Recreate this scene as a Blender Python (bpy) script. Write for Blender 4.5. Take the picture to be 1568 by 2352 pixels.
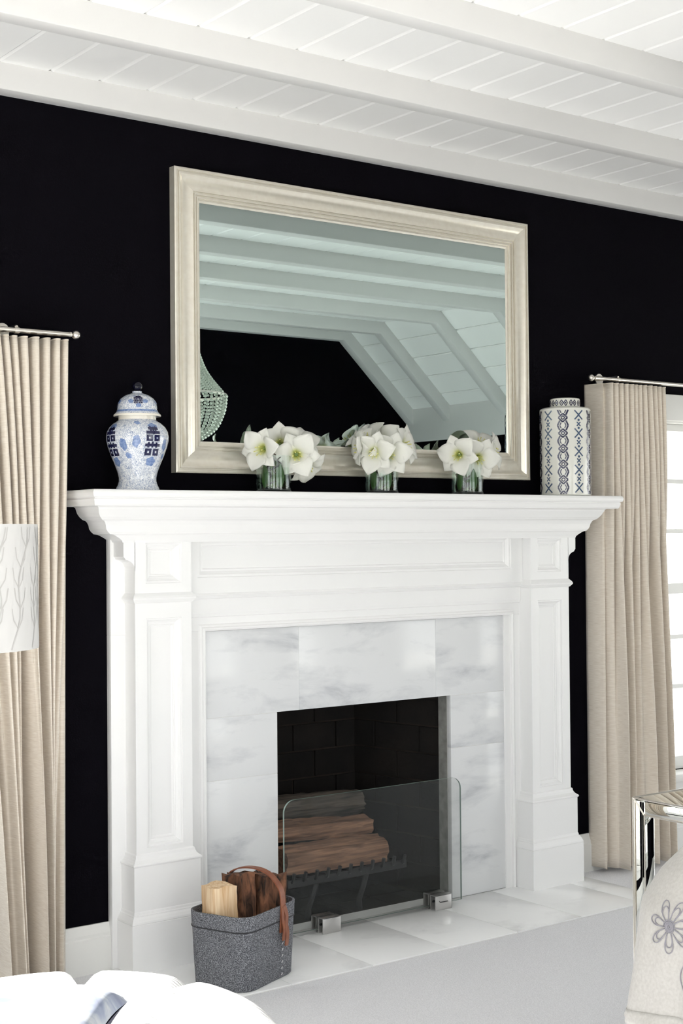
import bpy, bmesh, math, random
from mathutils import Vector, Matrix
random.seed(7)
sc = bpy.context.scene
for o in list(bpy.data.objects):
    bpy.data.objects.remove(o, do_unlink=True)
COL = sc.collection
PI = math.pi
sin, cos = math.sin, math.cos

# ------------------------------------------------------------------ camera
YAW, PITCH, ROLL = math.radians(36.633), math.radians(0.903), math.radians(-0.4756)
CAM = Vector((-2.2766, -4.3717, 1.45))
r0 = Vector((cos(YAW), -sin(YAW), 0)); f0 = Vector((sin(YAW), cos(YAW), 0)); u0 = Vector((0, 0, 1))
fw = f0 * cos(PITCH) + u0 * sin(PITCH); u1 = u0 * cos(PITCH) - f0 * sin(PITCH)
rt = r0 * cos(ROLL) + u1 * sin(ROLL); up = u1 * cos(ROLL) - r0 * sin(ROLL)
cam = bpy.data.cameras.new('camera')
cam.sensor_fit = 'VERTICAL'; cam.sensor_height = 36.0
cam.lens = 3338.2 / 2352 * 36.0
cam.clip_start = 0.05; cam.clip_end = 200
camo = bpy.data.objects.new('camera', cam); COL.objects.link(camo)
m = Matrix(((rt.x, up.x, -fw.x, CAM.x), (rt.y, up.y, -fw.y, CAM.y), (rt.z, up.z, -fw.z, CAM.z), (0, 0, 0, 1)))
camo.matrix_world = m
sc.camera = camo

# ------------------------------------------------------------------ light
WORLD_STRENGTH = 3.2
SUN_STRENGTH = 25.0
EXPOSURE = 0.02
wd = bpy.data.worlds.new('sky'); sc.world = wd; wd.use_nodes = True
bg = wd.node_tree.nodes.get('Background') or wd.node_tree.nodes.new('ShaderNodeBackground')
bg.inputs['Color'].default_value = (0.97, 0.985, 1.0, 1)
bg.inputs['Strength'].default_value = WORLD_STRENGTH
sun = bpy.data.lights.new('sun', 'SUN'); sun.energy = SUN_STRENGTH; sun.angle = math.radians(0.6)
sun.color = (1.0, 0.98, 0.96)
suno = bpy.data.objects.new('sun', sun); COL.objects.link(suno)
suno.rotation_euler = Vector((0.80, 0.05, -0.60)).to_track_quat('-Z', 'Y').to_euler()
suno.location = (-8, -2, 7)
vs = sc.view_settings
vs.view_transform = 'Standard'; vs.look = 'None'; vs.gamma = 1.0; vs.use_curve_mapping = False
vs.exposure = EXPOSURE
try:
    sc.cycles.use_denoising = True
    sc.cycles.max_bounces = 9; sc.cycles.diffuse_bounces = 5; sc.cycles.transparent_max_bounces = 12
    sc.cycles.use_adaptive_sampling = True; sc.cycles.adaptive_threshold = 0.06; sc.cycles.adaptive_min_samples = 16
    sc.cycles.transmission_bounces = 6; sc.cycles.glossy_bounces = 4
    sc.cycles.caustics_reflective = False; sc.cycles.caustics_refractive = False
    sc.cycles.sample_clamp_indirect = 6.0
except Exception:
    pass

def portal(loc, sx, sz, normal):
    l = bpy.data.lights.new('window_portal', 'AREA'); l.shape = 'RECTANGLE'; l.size = sx; l.size_y = sz
    l.cycles.is_portal = True
    o = bpy.data.objects.new('window_portal', l); COL.objects.link(o); o.location = loc
    o.rotation_euler = Vector(normal).to_track_quat('-Z', 'Z').to_euler()

# ------------------------------------------------------------------ materials
def new_mat(name):
    m = bpy.data.materials.new(name); m.use_nodes = True
    nt = m.node_tree
    b = nt.nodes.get('Principled BSDF')
    return m, nt, b
def nd(nt, t, **kw):
    n = nt.nodes.new('ShaderNode' + t)
    for k, v in kw.items():
        if hasattr(n, k): setattr(n, k, v)
        else: n.inputs[k].default_value = v
    return n
def c4(c): return (c[0], c[1], c[2], 1)
def coords(nt, scale=(1, 1, 1), src='Object'):
    tc = nd(nt, 'TexCoord'); mp = nd(nt, 'Mapping')
    mp.inputs['Scale'].default_value = scale
    nt.links.new(tc.outputs[src], mp.inputs['Vector'])
    return mp.outputs['Vector']
def ramp(nt, fac, stops):
    r = nd(nt, 'ValToRGB'); e = r.color_ramp.elements
    e[0].position = stops[0][0]; e[0].color = c4(stops[0][1])
    e[1].position = stops[-1][0]; e[1].color = c4(stops[-1][1])
    for p, c in stops[1:-1]:
        x = e.new(p); x.color = c4(c)
    nt.links.new(fac, r.inputs['Fac'])
    return r.outputs['Color']
def add_bump(nt, b, h, strength, dist=0.002):
    bp = nd(nt, 'Bump'); bp.inputs['Strength'].default_value = strength; bp.inputs['Distance'].default_value = dist
    nt.links.new(h, bp.inputs['Height']); nt.links.new(bp.outputs['Normal'], b.inputs['Normal'])
def plain(name, col, rough=.5, metal=0.0, coat=0.0, noise=None, bump=None, spec=None):
    """noise: (scale, colour2, (sx,sy,sz)); bump: (scale, strength, dist)"""
    m, nt, b = new_mat(name)
    b.inputs['Base Color'].default_value = c4(col); b.inputs['Roughness'].default_value = rough
    b.inputs['Metallic'].default_value = metal; b.inputs['Coat Weight'].default_value = coat
    if spec is not None: b.inputs['Specular IOR Level'].default_value = spec
    if noise:
        v = coords(nt, noise[2] if len(noise) > 2 else (1, 1, 1))
        n = nd(nt, 'TexNoise'); n.inputs['Scale'].default_value = noise[0]; n.inputs['Detail'].default_value = 5
        nt.links.new(v, n.inputs['Vector'])
        nt.links.new(ramp(nt, n.outputs['Fac'], [(.3, col), (.7, noise[1])]), b.inputs['Base Color'])
    if bump:
        v = coords(nt)
        n = nd(nt, 'TexNoise'); n.inputs['Scale'].default_value = bump[0]; n.inputs['Detail'].default_value = 4
        nt.links.new(v, n.inputs['Vector']); add_bump(nt, b, n.outputs['Fac'], bump[1], bump[2])
    return m

M = {}
M['wall'] = plain('black_navy_paint', (.0032, .0026, .0048), .85, noise=(140, (.0022, .0018, .0034)), bump=(260, .25, .001), spec=.06)
M['white'] = plain('white_satin_paint', (.87, .87, .865), .32, bump=(60, .03, .0006))
M['trim'] = plain('warm_white_trim_paint', (.80, .80, .775), .4, bump=(60, .03, .0006))
M['ceil'] = plain('white_ceiling_paint', (.93, .93, .925), .55, bump=(40, .05, .0008))
M['beam'] = plain('white_beam_paint', (.71, .705, .70), .5, bump=(30, .08, .001))
M['ground'] = plain('pale_paving', (.62, .60, .56), .9, noise=(3, (.5, .5, .46)))
M['nickel'] = plain('brushed_nickel', (.72, .68, .62), .28, 1.0)
M['steel'] = plain('brushed_steel', (.62, .61, .60), .32, .9)
M['iron'] = plain('black_cast_iron', (.03, .03, .032), .55, .4, bump=(120, .3, .001))
M['navy'] = plain('navy_glaze', (.012, .014, .06), .12, coat=.6)
M['navydark'] = plain('black_navy_glaze', (.003, .003, .012), .06, spec=.3)
M['teal'] = plain('slate_blue_glaze', (.075, .115, .19), .15, coat=.5)
M['blue'] = plain('cobalt_wash_glaze', (.09, .16, .36), .15, coat=.6, noise=(160, (.27, .36, .58)))
M['stem'] = plain('green_stem', (.16, .26, .06), .45)
M['leaf'] = plain('dark_green_leaf', (.05, .12, .03), .4)
M['twig'] = plain('brown_twig', (.07, .035, .018), .7, noise=(80, (.03, .015, .008)))
M['stamen'] = plain('pale_yellow_stamen', (.75, .72, .25), .5)
M['leather'] = plain('tan_leather', (.30, .105, .05), .45, noise=(40, (.20, .06, .03)))
M['thread'] = plain('white_thread', (.8, .8, .8), .8)
M['mortar'] = plain('sooty_mortar', (.040, .030, .022), .95, noise=(6, (.012, .009, .007)))
M['brick'] = plain('sooty_firebrick', (.0035, .003, .0028), .9, noise=(5, (.016, .012, .009)), bump=(60, .6, .003))
M['jamb'] = plain('grey_masonry_jamb', (.32, .32, .30), .7, noise=(30, (.2, .2, .19)), bump=(80, .5, .002))
M['ink'] = plain('dark_ink', (.03, .03, .035), .6)
M['shade'] = plain('white_linen_shade', (.62, .612, .60), .9, bump=(300, .1, .0006))
M['print'] = plain('pale_grey_print', (.50, .49, .475), .9)
M['chairfab'] = plain('white_upholstery', (.82, .81, .79), .9, bump=(300, .2, .001))
M['embroid'] = plain('pale_grey_lilac_thread', (.27, .26, .285), .7)
M['plastic'] = plain('white_plastic', (.8, .8, .78), .4)
M['bead'] = plain('pale_crystal_bead', (.62, .66, .58), .12, .25, coat=.5)
M['darkfab'] = plain('navy_velvet', (.03, .03, .06), .9)

def marble(name, base, vein, sc_=(2.2, 2.2, 2.2), rough=.14, lo=.40, hi=.62, spec=.4):
    m, nt, b = new_mat(name)
    v = coords(nt, sc_)
    oi = nd(nt, 'ObjectInfo'); ad = nd(nt, 'VectorMath', operation='ADD'); ml = nd(nt, 'VectorMath', operation='SCALE')
    cb = nd(nt, 'CombineXYZ')
    for k in range(3): nt.links.new(oi.outputs['Random'], cb.inputs[k])
    nt.links.new(cb.outputs[0], ml.inputs[0]); ml.inputs['Scale'].default_value = 17.0
    nt.links.new(v, ad.inputs[0]); nt.links.new(ml.outputs[0], ad.inputs[1])
    mp = nd(nt, 'Mapping'); mp.inputs['Rotation'].default_value = (0.2, -0.45, 0.3); mp.inputs['Scale'].default_value = (.7, .8, 2.2)
    nt.links.new(ad.outputs[0], mp.inputs['Vector'])
    n = nd(nt, 'TexNoise'); n.inputs['Scale'].default_value = 2.2; n.inputs['Detail'].default_value = 9; n.inputs['Roughness'].default_value = .62
    n.inputs['Distortion'].default_value = .35
    nt.links.new(mp.outputs['Vector'], n.inputs['Vector'])
    col = ramp(nt, n.outputs['Fac'], [(lo, vein), ((lo + hi) / 2, tuple((a + 2 * c) / 3 for a, c in zip(vein, base))), (hi, base)])
    nt.links.new(col, b.inputs['Base Color'])
    b.inputs['Roughness'].default_value = rough; b.inputs['Specular IOR Level'].default_value = spec
    return m
M['marble'] = marble('white_grey_marble', (.75, .76, .768), (.50, .515, .54), lo=.27, hi=.50)
M['hearth'] = marble('white_hearth_marble', (.95, .955, .955), (.76, .765, .77), rough=.14, lo=.30, hi=.46, spec=.12)

def carpet():
    m, nt, b = new_mat('pale_grey_carpet')
    v = coords(nt)
    n = nd(nt, 'TexNoise'); n.inputs['Scale'].default_value = 260; n.inputs['Detail'].default_value = 3
    nt.links.new(v, n.inputs['Vector'])
    nt.links.new(ramp(nt, n.outputs['Fac'], [(.3, (.72, .72, .745)), (.7, (.90, .90, .925))]), b.inputs['Base Color'])
    b.inputs['Roughness'].default_value = .95; b.inputs['Specular IOR Level'].default_value = .1
    add_bump(nt, b, n.outputs['Fac'], .6, .004)
    return m
M['carpet'] = carpet()

def linen(name, c1, c2, scale=(60, 60, 900), trans=.10, warm=(.85, .70, .48)):
    m, nt, b = new_mat(name)
    v = coords(nt, scale)
    n = nd(nt, 'TexNoise'); n.inputs['Scale'].default_value = .5; n.inputs['Detail'].default_value = 4
    nt.links.new(v, n.inputs['Vector'])
    nt.links.new(ramp(nt, n.outputs['Fac'], [(.32, c1), (.68, c2)]), b.inputs['Base Color'])
    b.inputs['Roughness'].default_value = .9; b.inputs['Specular IOR Level'].default_value = .15
    b.inputs['Sheen Weight'].default_value = .2
    add_bump(nt, b, n.outputs['Fac'], .25, .0015)
    if trans:
        t = nd(nt, 'BsdfTranslucent'); t.inputs['Color'].default_value = c4(warm)
        mx = nd(nt, 'MixShader'); mx.inputs[0].default_value = trans
        out = nt.nodes.get('Material Output')
        nt.links.new(b.outputs[0], mx.inputs[1]); nt.links.new(t.outputs[0], mx.inputs[2]); nt.links.new(mx.outputs[0], out.inputs['Surface'])
    return m
M['curtain'] = linen('oatmeal_linen', (.74, .66, .56), (.88, .815, .725))
M['throw'] = linen('cream_linen_throw', (.46, .44, .41), (.53, .512, .48), (300, 300, 300), 0)

def champagne():
    m, nt, b = new_mat('champagne_silver_frame')
    v = coords(nt, (1, 1, 1))
    n = nd(nt, 'TexNoise'); n.inputs['Scale'].default_value = 45; n.inputs['Detail'].default_value = 6
    nt.links.new(v, n.inputs['Vector'])
    nt.links.new(ramp(nt, n.outputs['Fac'], [(.3, (.86, .81, .70)), (.7, (.92, .88, .78))]), b.inputs['Base Color'])
    b.inputs['Metallic'].default_value = .55; b.inputs['Roughness'].default_value = .24
    return m
M['frame'] = champagne()
def mirror(name, col, rough=0.0):
    m, nt, b = new_mat(name)
    b.inputs['Base Color'].default_value = c4(col); b.inputs['Metallic'].default_value = 1; b.inputs['Roughness'].default_value = rough
    return m
M['mirror'] = mirror('aqua_tinted_mirror', (.83, .975, .945))
M['tmirror'] = mirror('furniture_mirror', (.90, .91, .88), .01)

def sheet_glass(name, tint, refl=.025, rough=0.0):
    m, nt, b = new_mat(name)
    nt.nodes.remove(b)
    t = nd(nt, 'BsdfTransparent'); t.inputs['Color'].default_value = c4(tint)
    g = nd(nt, 'BsdfGlossy'); g.inputs['Roughness'].default_value = rough; g.inputs['Color'].default_value = (.9, .95, .95, 1)
    lw_ = nd(nt, 'LayerWeight'); lw_.inputs['Blend'].default_value = .5
    pw = nd(nt, 'Math', operation='POWER'); pw.inputs[1].default_value = 5.0; nt.links.new(lw_.outputs['Facing'], pw.inputs[0])
    fr = nd(nt, 'Math', operation='MULTIPLY_ADD'); fr.inputs[1].default_value = .9; fr.inputs[2].default_value = refl; nt.links.new(pw.outputs[0], fr.inputs[0])
    mx = nd(nt, 'MixShader')
    nt.links.new(fr.outputs[0], mx.inputs[0]); nt.links.new(t.outputs[0], mx.inputs[1]); nt.links.new(g.outputs[0], mx.inputs[2])
    nt.links.new(mx.outputs[0], nt.nodes.get('Material Output').inputs['Surface'])
    return m
M['pane'] = sheet_glass('window_glass', (.99, .995, .99))
M['screen'] = sheet_glass('fire_screen_glass', (.92, .925, .92))
M['screenedge'] = plain('green_glass_edge', (.32, .42, .38), .15)
def clear_glass(name, col, ior=1.45):
    m, nt, b = new_mat(name)
    b.inputs['Base Color'].default_value = c4(col); b.inputs['Roughness'].default_value = 0.0
    b.inputs['IOR'].default_value = ior; b.inputs['Transmission Weight'].default_value = 1.0
    return m
M['vase'] = sheet_glass('clear_vase_glass', (.96, .98, .97), .05)
M['water'] = sheet_glass('vase_water', (.90, .94, .90), .015)

def porcelain():
    m, nt, b = new_mat('blue_scroll_porcelain')
    v = coords(nt)
    prev = None
    for scl_, off in ((75, 0.0), (120, 7.0)):
        n = nd(nt, 'TexNoise'); n.inputs['Scale'].default_value = scl_; n.inputs['Detail'].default_value = 1.5; n.inputs['Distortion'].default_value = 1.6
        mp = nd(nt, 'Mapping'); mp.inputs['Location'].default_value = (off, off, off); nt.links.new(v, mp.inputs['Vector']); nt.links.new(mp.outputs[0], n.inputs['Vector'])
        sb = nd(nt, 'Math', operation='SUBTRACT'); sb.inputs[1].default_value = .5; nt.links.new(n.outputs['Fac'], sb.inputs[0])
        ab = nd(nt, 'Math', operation='ABSOLUTE'); nt.links.new(sb.outputs[0], ab.inputs[0])
        if prev is None: prev = ab
        else:
            mn = nd(nt, 'Math', operation='MINIMUM'); nt.links.new(prev.outputs[0], mn.inputs[0]); nt.links.new(ab.outputs[0], mn.inputs[1]); prev = mn
    nt.links.new(ramp(nt, prev.outputs[0], [(.006, (.20, .25, .40)), (.028, (.60, .645, .71)), (.075, (.80, .81, .815))]), b.inputs['Base Color'])
    b.inputs['Roughness'].default_value = .12; b.inputs['Coat Weight'].default_value = .4
    return m
M['porcelain'] = porcelain()
M['cream'] = plain('cream_porcelain', (.80, .76, .67), .2, coat=.3)
M['ivory'] = plain('ivory_porcelain', (.80, .80, .74), .15, coat=.4)

def petal_mat():
    m, nt, b = new_mat('white_amaryllis_petal')
    tc = nd(nt, 'TexCoord'); ln = nd(nt, 'VectorMath', operation='LENGTH')
    nt.links.new(tc.outputs['Object'], ln.inputs[0])
    nt.links.new(ramp(nt, ln.outputs['Value'], [(.010, (.50, .58, .06)), (.026, (.76, .79, .36)), (.042, (.89, .89, .80)), (.058, (.91, .905, .87))]), b.inputs['Base Color'])
    b.inputs['Roughness'].default_value = .5
    b.inputs['Subsurface Weight'].default_value = .0
    t = nd(nt, 'BsdfTranslucent'); t.inputs['Color'].default_value = (.85, .88, .74, 1)
    mx = nd(nt, 'MixShader'); mx.inputs[0].default_value = .3
    nt.links.new(b.outputs[0], mx.inputs[1]); nt.links.new(t.outputs[0], mx.inputs[2])
    nt.links.new(mx.outputs[0], nt.nodes.get('Material Output').inputs['Surface'])
    return m
M['petal'] = petal_mat()

def felt():
    m, nt, b = new_mat('grey_wool_felt')
    v = coords(nt)
    n = nd(nt, 'TexNoise'); n.inputs['Scale'].default_value = 420; n.inputs['Detail'].default_value = 4
    nt.links.new(v, n.inputs['Vector'])
    nt.links.new(ramp(nt, n.outputs['Fac'], [(.36, (.035, .037, .045)), (.5, (.13, .135, .15)), (.66, (.42, .43, .46))]), b.inputs['Base Color'])
    b.inputs['Roughness'].default_value = .95
    add_bump(nt, b, n.outputs['Fac'], .5, .002)
    return m
M['felt'] = felt()
def wood(name, c1, c2, axis_scale, rough=.8, s=6):
    m, nt, b = new_mat(name)
    v = coords(nt, axis_scale)
    n = nd(nt, 'TexNoise'); n.inputs['Scale'].default_value = s; n.inputs['Detail'].default_value = 6; n.inputs['Distortion'].default_value = .6
    nt.links.new(v, n.inputs['Vector'])
    nt.links.new(ramp(nt, n.outputs['Fac'], [(.33, c1), (.66, c2)]), b.inputs['Base Color'])
    b.inputs['Roughness'].default_value = rough
    add_bump(nt, b, n.outputs['Fac'], .5, .003)
    return m
M['palewood'] = wood('pale_split_pine', (.62, .38, .19), (.86, .68, .46), (14, 14, 1.2))
M['bark'] = wood('dark_bark', (.010, .006, .004), (.26, .115, .06), (7, 7, 2.2), .9, 7)
M['splitx'] = wood('brown_split_log', (.13, .068, .042), (.36, .20, .125), (1.0, 14, 14), .85)
M['greylog'] = wood('grey_brown_log', (.035, .03, .025), (.15, .12, .095), (1.0, 12, 12), .9)
def ribbed():
    m, nt, b = new_mat('white_ribbed_corduroy')
    b.inputs['Base Color'].default_value = (.80, .795, .785, 1); b.inputs['Roughness'].default_value = .9
    v = coords(nt)
    w = nd(nt, 'TexWave', wave_type='BANDS', bands_direction='DIAGONAL'); w.inputs['Scale'].default_value = 42; w.inputs['Distortion'].default_value = .6
    nt.links.new(v, w.inputs['Vector']); add_bump(nt, b, w.outputs['Fac'], .55, .004)
    return m
M['ribbed'] = ribbed()
def watercolour():
    m, nt, b = new_mat('blue_watercolour_velvet')
    v = coords(nt)
    n = nd(nt, 'TexNoise'); n.inputs['Scale'].default_value = 9; n.inputs['Detail'].default_value = 4; n.inputs['Distortion'].default_value = 1.2
    nt.links.new(v, n.inputs['Vector'])
    nt.links.new(ramp(nt, n.outputs['Fac'], [(.35, (.05, .075, .17)), (.5, (.15, .19, .28)), (.64, (.34, .36, .39))]), b.inputs['Base Color'])
    b.inputs['Roughness'].default_value = .8; b.inputs['Sheen Weight'].default_value = .4
    return m
M['watercolour'] = watercolour()

# ------------------------------------------------------------------ geometry helpers
BASE = {}
class MB:
    def __init__(s): s.v = []; s.f = []; s.m = []; s.mi = 0
    def add(s, vs, fs):
        n = len(s.v); s.v += [tuple(p) for p in vs]
        for f in fs: s.f.append(tuple(n + i for i in f)); s.m.append(s.mi)
        return s
    def box(s, x0, x1, y0, y1, z0, z1):
        if x0 > x1: x0, x1 = x1, x0
        if y0 > y1: y0, y1 = y1, y0
        if z0 > z1: z0, z1 = z1, z0
        return s.add([(x0, y0, z0), (x1, y0, z0), (x1, y1, z0), (x0, y1, z0), (x0, y0, z1), (x1, y0, z1), (x1, y1, z1), (x0, y1, z1)],
                     [(0, 3, 2, 1), (4, 5, 6, 7), (0, 1, 5, 4), (1, 2, 6, 5), (2, 3, 7, 6), (3, 0, 4, 7)])
    def loft(s, rings, closed=True, caps=True):
        n = len(rings[0]); vs = [p for r in rings for p in r]; fs = []
        for i in range(len(rings) - 1):
            for j in range(n if closed else n - 1):
                a = i * n + j; b = i * n + (j + 1) % n
                fs.append((a, b, b + n, a + n))
        if caps and closed:
            fs.append(tuple(range(n - 1, -1, -1))); k = (len(rings) - 1) * n; fs.append(tuple(range(k, k + n)))
        return s.add(vs, fs)
    def lathe(s, prof, cx, cy, segs=48, caps=True):
        return s.loft([[(cx + r * cos(2 * PI * k / segs), cy + r * sin(2 * PI * k / segs), z) for k in range(segs)] for r, z in prof], True, caps)
    def tube(s, pts, rad, segs=8, caps=True):
        pts = [Vector(p) for p in pts]; n = len(pts)
        rads = rad if isinstance(rad, (list, tuple)) else [rad] * n
        rings = []; prev = None
        for i, p in enumerate(pts):
            t = (pts[min(i + 1, n - 1)] - pts[max(i - 1, 0)])
            t = t.normalized() if t.length > 1e-9 else Vector((0, 0, 1))
            if prev is None:
                a = Vector((0, 0, 1)) if abs(t.z) < .9 else Vector((1, 0, 0))
                nx = t.cross(a).normalized()
            else:
                nx = (prev - t * prev.dot(t)).normalized()
            prev = nx; ny = t.cross(nx)
            rings.append([p + (nx * cos(2 * PI * k / segs) + ny * sin(2 * PI * k / segs)) * rads[i] for k in range(segs)])
        return s.loft(rings, True, caps)
    def sphere(s, c, r, seg=12, ring=8, sz=1.0):
        return s.lathe([(max(r * sin(PI * i / ring), 1e-5), c[2] - r * sz * cos(PI * i / ring)) for i in range(ring + 1)], c[0], c[1], seg)
    def prism(s, poly, place, a, b):
        """poly: 2d points; place(u, v, w) -> xyz; extruded w from a to b"""
        n = len(poly)
        return s.loft([[place(u, v, a) for u, v in poly], [place(u, v, b) for u, v in poly]])
    def grid(s, rows):
        n = len(rows[0]); vs = [p for r in rows for p in r]
        return s.add(vs, [(i * n + j, i * n + j + 1, (i + 1) * n + j + 1, (i + 1) * n + j) for i in range(len(rows) - 1) for j in range(n - 1)])
    def build(s, name, mat, parent=None, smooth=False, bevel=0.0, origin=None, angle=40, segs=2):
        if parent is not None: o0 = BASE[parent.name]
        elif origin is not None: o0 = Vector(origin)
        else:
            xs = [p[0] for p in s.v]; ys = [p[1] for p in s.v]; zs = [p[2] for p in s.v]
            o0 = Vector(((min(xs) + max(xs)) / 2, (min(ys) + max(ys)) / 2, min(zs)))
        me = bpy.data.meshes.new(name)
        me.from_pydata([(p[0] - o0.x, p[1] - o0.y, p[2] - o0.z) for p in s.v], [], s.f)
        mats = mat if isinstance(mat, (list, tuple)) else [mat]
        for mm in mats: me.materials.append(M[mm])
        if len(mats) > 1: me.polygons.foreach_set('material_index', s.m)
        bm = bmesh.new(); bm.from_mesh(me)
        bmesh.ops.recalc_face_normals(bm, faces=bm.faces)
        if bevel:
            es = [e for e in bm.edges if len(e.link_faces) == 2 and e.calc_face_angle(0) > math.radians(30)]
            bmesh.ops.bevel(bm, geom=es, offset=bevel, segments=segs, affect='EDGES', profile=.5, clamp_overlap=True)
        bm.to_mesh(me); bm.free()
        if smooth or bevel:
            me.polygons.foreach_set('use_smooth', [True] * len(me.polygons))
            me.set_sharp_from_angle(angle=math.radians(angle))
        me.update()
        o = bpy.data.objects.new(name, me); COL.objects.link(o)
        if parent is None: o.location = o0
        else: o.parent = parent
        BASE[o.name] = o0
        return o
def thing(name, loc, label, cat, group=None):
    o = bpy.data.objects.new(name, None); COL.objects.link(o); o.location = loc; o.empty_display_size = .05
    BASE[o.name] = Vector(loc)
    return tag(o, label, cat, group)
def tag(o, label, cat, group=None):
    o['label'] = label; o['category'] = cat
    if group: o['group'] = group
    return o
def struct(o, label=None):
    o['kind'] = 'structure'
    if label: o['label'] = label
    return o
def solid(o, t, off=0.0):
    md = o.modifiers.new('thickness', 'SOLIDIFY'); md.thickness = t; md.offset = off
    return o
def interp(tab, x):
    if x <= tab[0][0]: return tab[0][1]
    for (a, b), (c, d) in zip(tab, tab[1:]):
        if x <= c: return b + (d - b) * (x - a) / (c - a)
    return tab[-1][1]
def catmull(P, n=8):
    P = [Vector(p) for p in P]; out = []
    for i in range(len(P) - 1):
        p0, p1, p2, p3 = P[max(i - 1, 0)], P[i], P[i + 1], P[min(i + 2, len(P) - 1)]
        for k in range(n):
            t = k / n
            out.append(.5 * ((2 * p1) + (p2 - p0) * t + (2 * p0 - 5 * p1 + 4 * p2 - p3) * t * t + (3 * p1 - p0 - 3 * p2 + p3) * t ** 3))
    return out + [P[-1]]

# ------------------------------------------------------------------ room shell
XL, XR, YB, YF = -3.2, 4.79, .035, -4.20          # left wall, right wall, fireplace wall, opposite wall
ZC, ZBM = 2.966, 2.880                             # ceiling boards, underside of beams
KX, KZ = 4.152, 2.966                              # where the ceiling boards start to slope
SL = -.928
def wall_cols(mb, u0, u1, z1, holes, put):
    """wall of boxes with rectangular holes [(u0,u1,z0,z1)] sorted along u"""
    cur = u0
    for a, b, c, d in holes:
        put(cur, a, 0, z1)
        if c > 0: put(a, b, 0, c)
        put(a, b, d, z1); cur = b
    put(cur, u1, 0, z1)
WZ0, WZ1 = .36, 1.96
WR = (2.80, 3.70, WZ0, WZ1); WL = (-1.534, -.634, WZ0, WZ1)
mb = MB(); wall_cols(mb, XL - .15, XR + .15, 3.10, [WL, (.645, 1.551, 0, .85), WR], lambda a, b, c, d: mb.box(a, b, YB, YB + .15, c, d))
struct(mb.build('wall_back', 'wall'))
DOOR = (-3.05, -1.30, 0, 2.30); WF1 = (-.75, .55, .45, 2.25); WF2 = (1.05, 2.35, .45, 2.25)
mb = MB(); wall_cols(mb, XL - .15, XR + .15, 3.10, [DOOR, WF1, WF2], lambda a, b, c, d: mb.box(a, b, YF - .15, YF, c, d))
struct(mb.build('wall_front', 'wall'))
WA = (-3.95, -2.95, .30, 2.30); WB = (-2.55, -1.15, .30, 2.62)
mb = MB(); wall_cols(mb, YF, YB, 3.10, [WA, WB], lambda a, b, c, d: mb.box(XL - .15, XL, a, b, c, d))
struct(mb.build('wall_left', 'wall'))
WC = (-3.0, -.45, .06, 2.10)
mb = MB(); wall_cols(mb, YF, YB, 3.10, [WC], lambda a, b, c, d: mb.box(XR, XR + .15, a, b, c, d))
struct(mb.build('wall_right', 'wall'))
mb = MB().box(XL, XR, YF, YB, -.12, 0); mb.box(DOOR[0], DOOR[1], YF - .15, YF, -.12, 0)
floor = struct(mb.build('floor', 'carpet'))
struct(MB().box(-30, 30, -30, 30, -.20, -.14).build('ground', 'ground'))

# ceiling: backing, tongue-and-groove boards, beams
mb = MB().box(XL - .15, KX + .02, YF - .15, YB + .15, ZC + .022, ZC + .12)
L_ = (XR + .2 - KX)
mb.add([(KX, y, KZ + .024) for y in (YF - .15, YB + .15)] + [(KX + L_, y, KZ + .024 + SL * L_) for y in (YF - .15, YB + .15)] +
       [(KX, y, KZ + .12) for y in (YF - .15, YB + .15)] + [(KX + L_, y, KZ + .12 + SL * L_) for y in (YF - .15, YB + .15)],
       [(0, 1, 3, 2), (4, 6, 7, 5), (0, 2, 6, 4), (1, 5, 7, 3), (0, 4, 5, 1), (2, 3, 7, 6)])
ceiling = struct(mb.build('ceiling', 'ceil', origin=(0, 0, ZC)))
BW = .179
def board_profile(w, g=.0015, ch=.0065, t=.022):
    return [(g, t), (g, ch), (g + ch, 0), (w - g - ch, 0), (w - g, ch), (w - g, t)]
b0 = MB(); b0.prism(board_profile(BW), lambda u, v, w: (u, w, v), YF, YB)
me_board = None
x = -.040 - BW * 18
k = 0
while x < KX - .01:
    w = min(BW, KX - x)
    if abs(w - BW) < 1e-6 and me_board is not None:
        o = me_board.copy(); COL.objects.link(o); o.parent = ceiling
    else:
        mbb = MB(); mbb.prism(board_profile(w), lambda u, v, ww: (u, ww, v + ZC), YF, YB)
        o = mbb.build('ceiling_board', 'ceil', ceiling)
        if me_board is None: me_board = o
    o.location = (x, 0, 0)
    x += BW; k += 1
# sloping boards
tx, tz = .733, -.680; nx_, nz_ = .680, .733
def sl(u, v):                     # u down the slope, v away from the room
    return (KX + tx * u + nx_ * v, KZ + tz * u + nz_ * v)
u = 0.0; bs0 = None
while u < .86:
    if bs0 is None:
        mbb = MB(); mbb.prism(board_profile(BW), lambda a, b, w: (sl(a, b)[0], w, sl(a, b)[1]), YF, YB)
        bs0 = o = mbb.build('ceiling_board', 'ceil', ceiling)
    else:
        o = bs0.copy(); COL.objects.link(o); o.parent = ceiling; o.location = (tx * u, 0, tz * u)
    u += BW
# beams: flat run with a chamfer, then rafter down the slope
bw2 = .072
RK = (4.119, 2.880)               # underside kink
def beam_at(yn, wdt=bw2):
    e = .92
    pts = [(XL, ZBM), RK, (RK[0] + tx * e, RK[1] + tz * e), sl(e + .02, .004), sl(0, .004), (XL, ZC + .004)]
    mb = MB(); mb.prism(pts, lambda a, b_, w: (a, w, b_), yn, yn + wdt)
    mb.build('beam', 'beam', ceiling, bevel=.004)
beam_at(-.037, .0719)             # trim beam against the fireplace wall
for k in range(6): beam_at(-.670 - .62 * k)
beam_at(YF + .0001, .075)
# frieze on the right knee wall
o = MB().box(XR - .03, XR, YF, YB, 2.15, 2.46).build('trim_1', 'beam', bevel=.003); struct(o)

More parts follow.
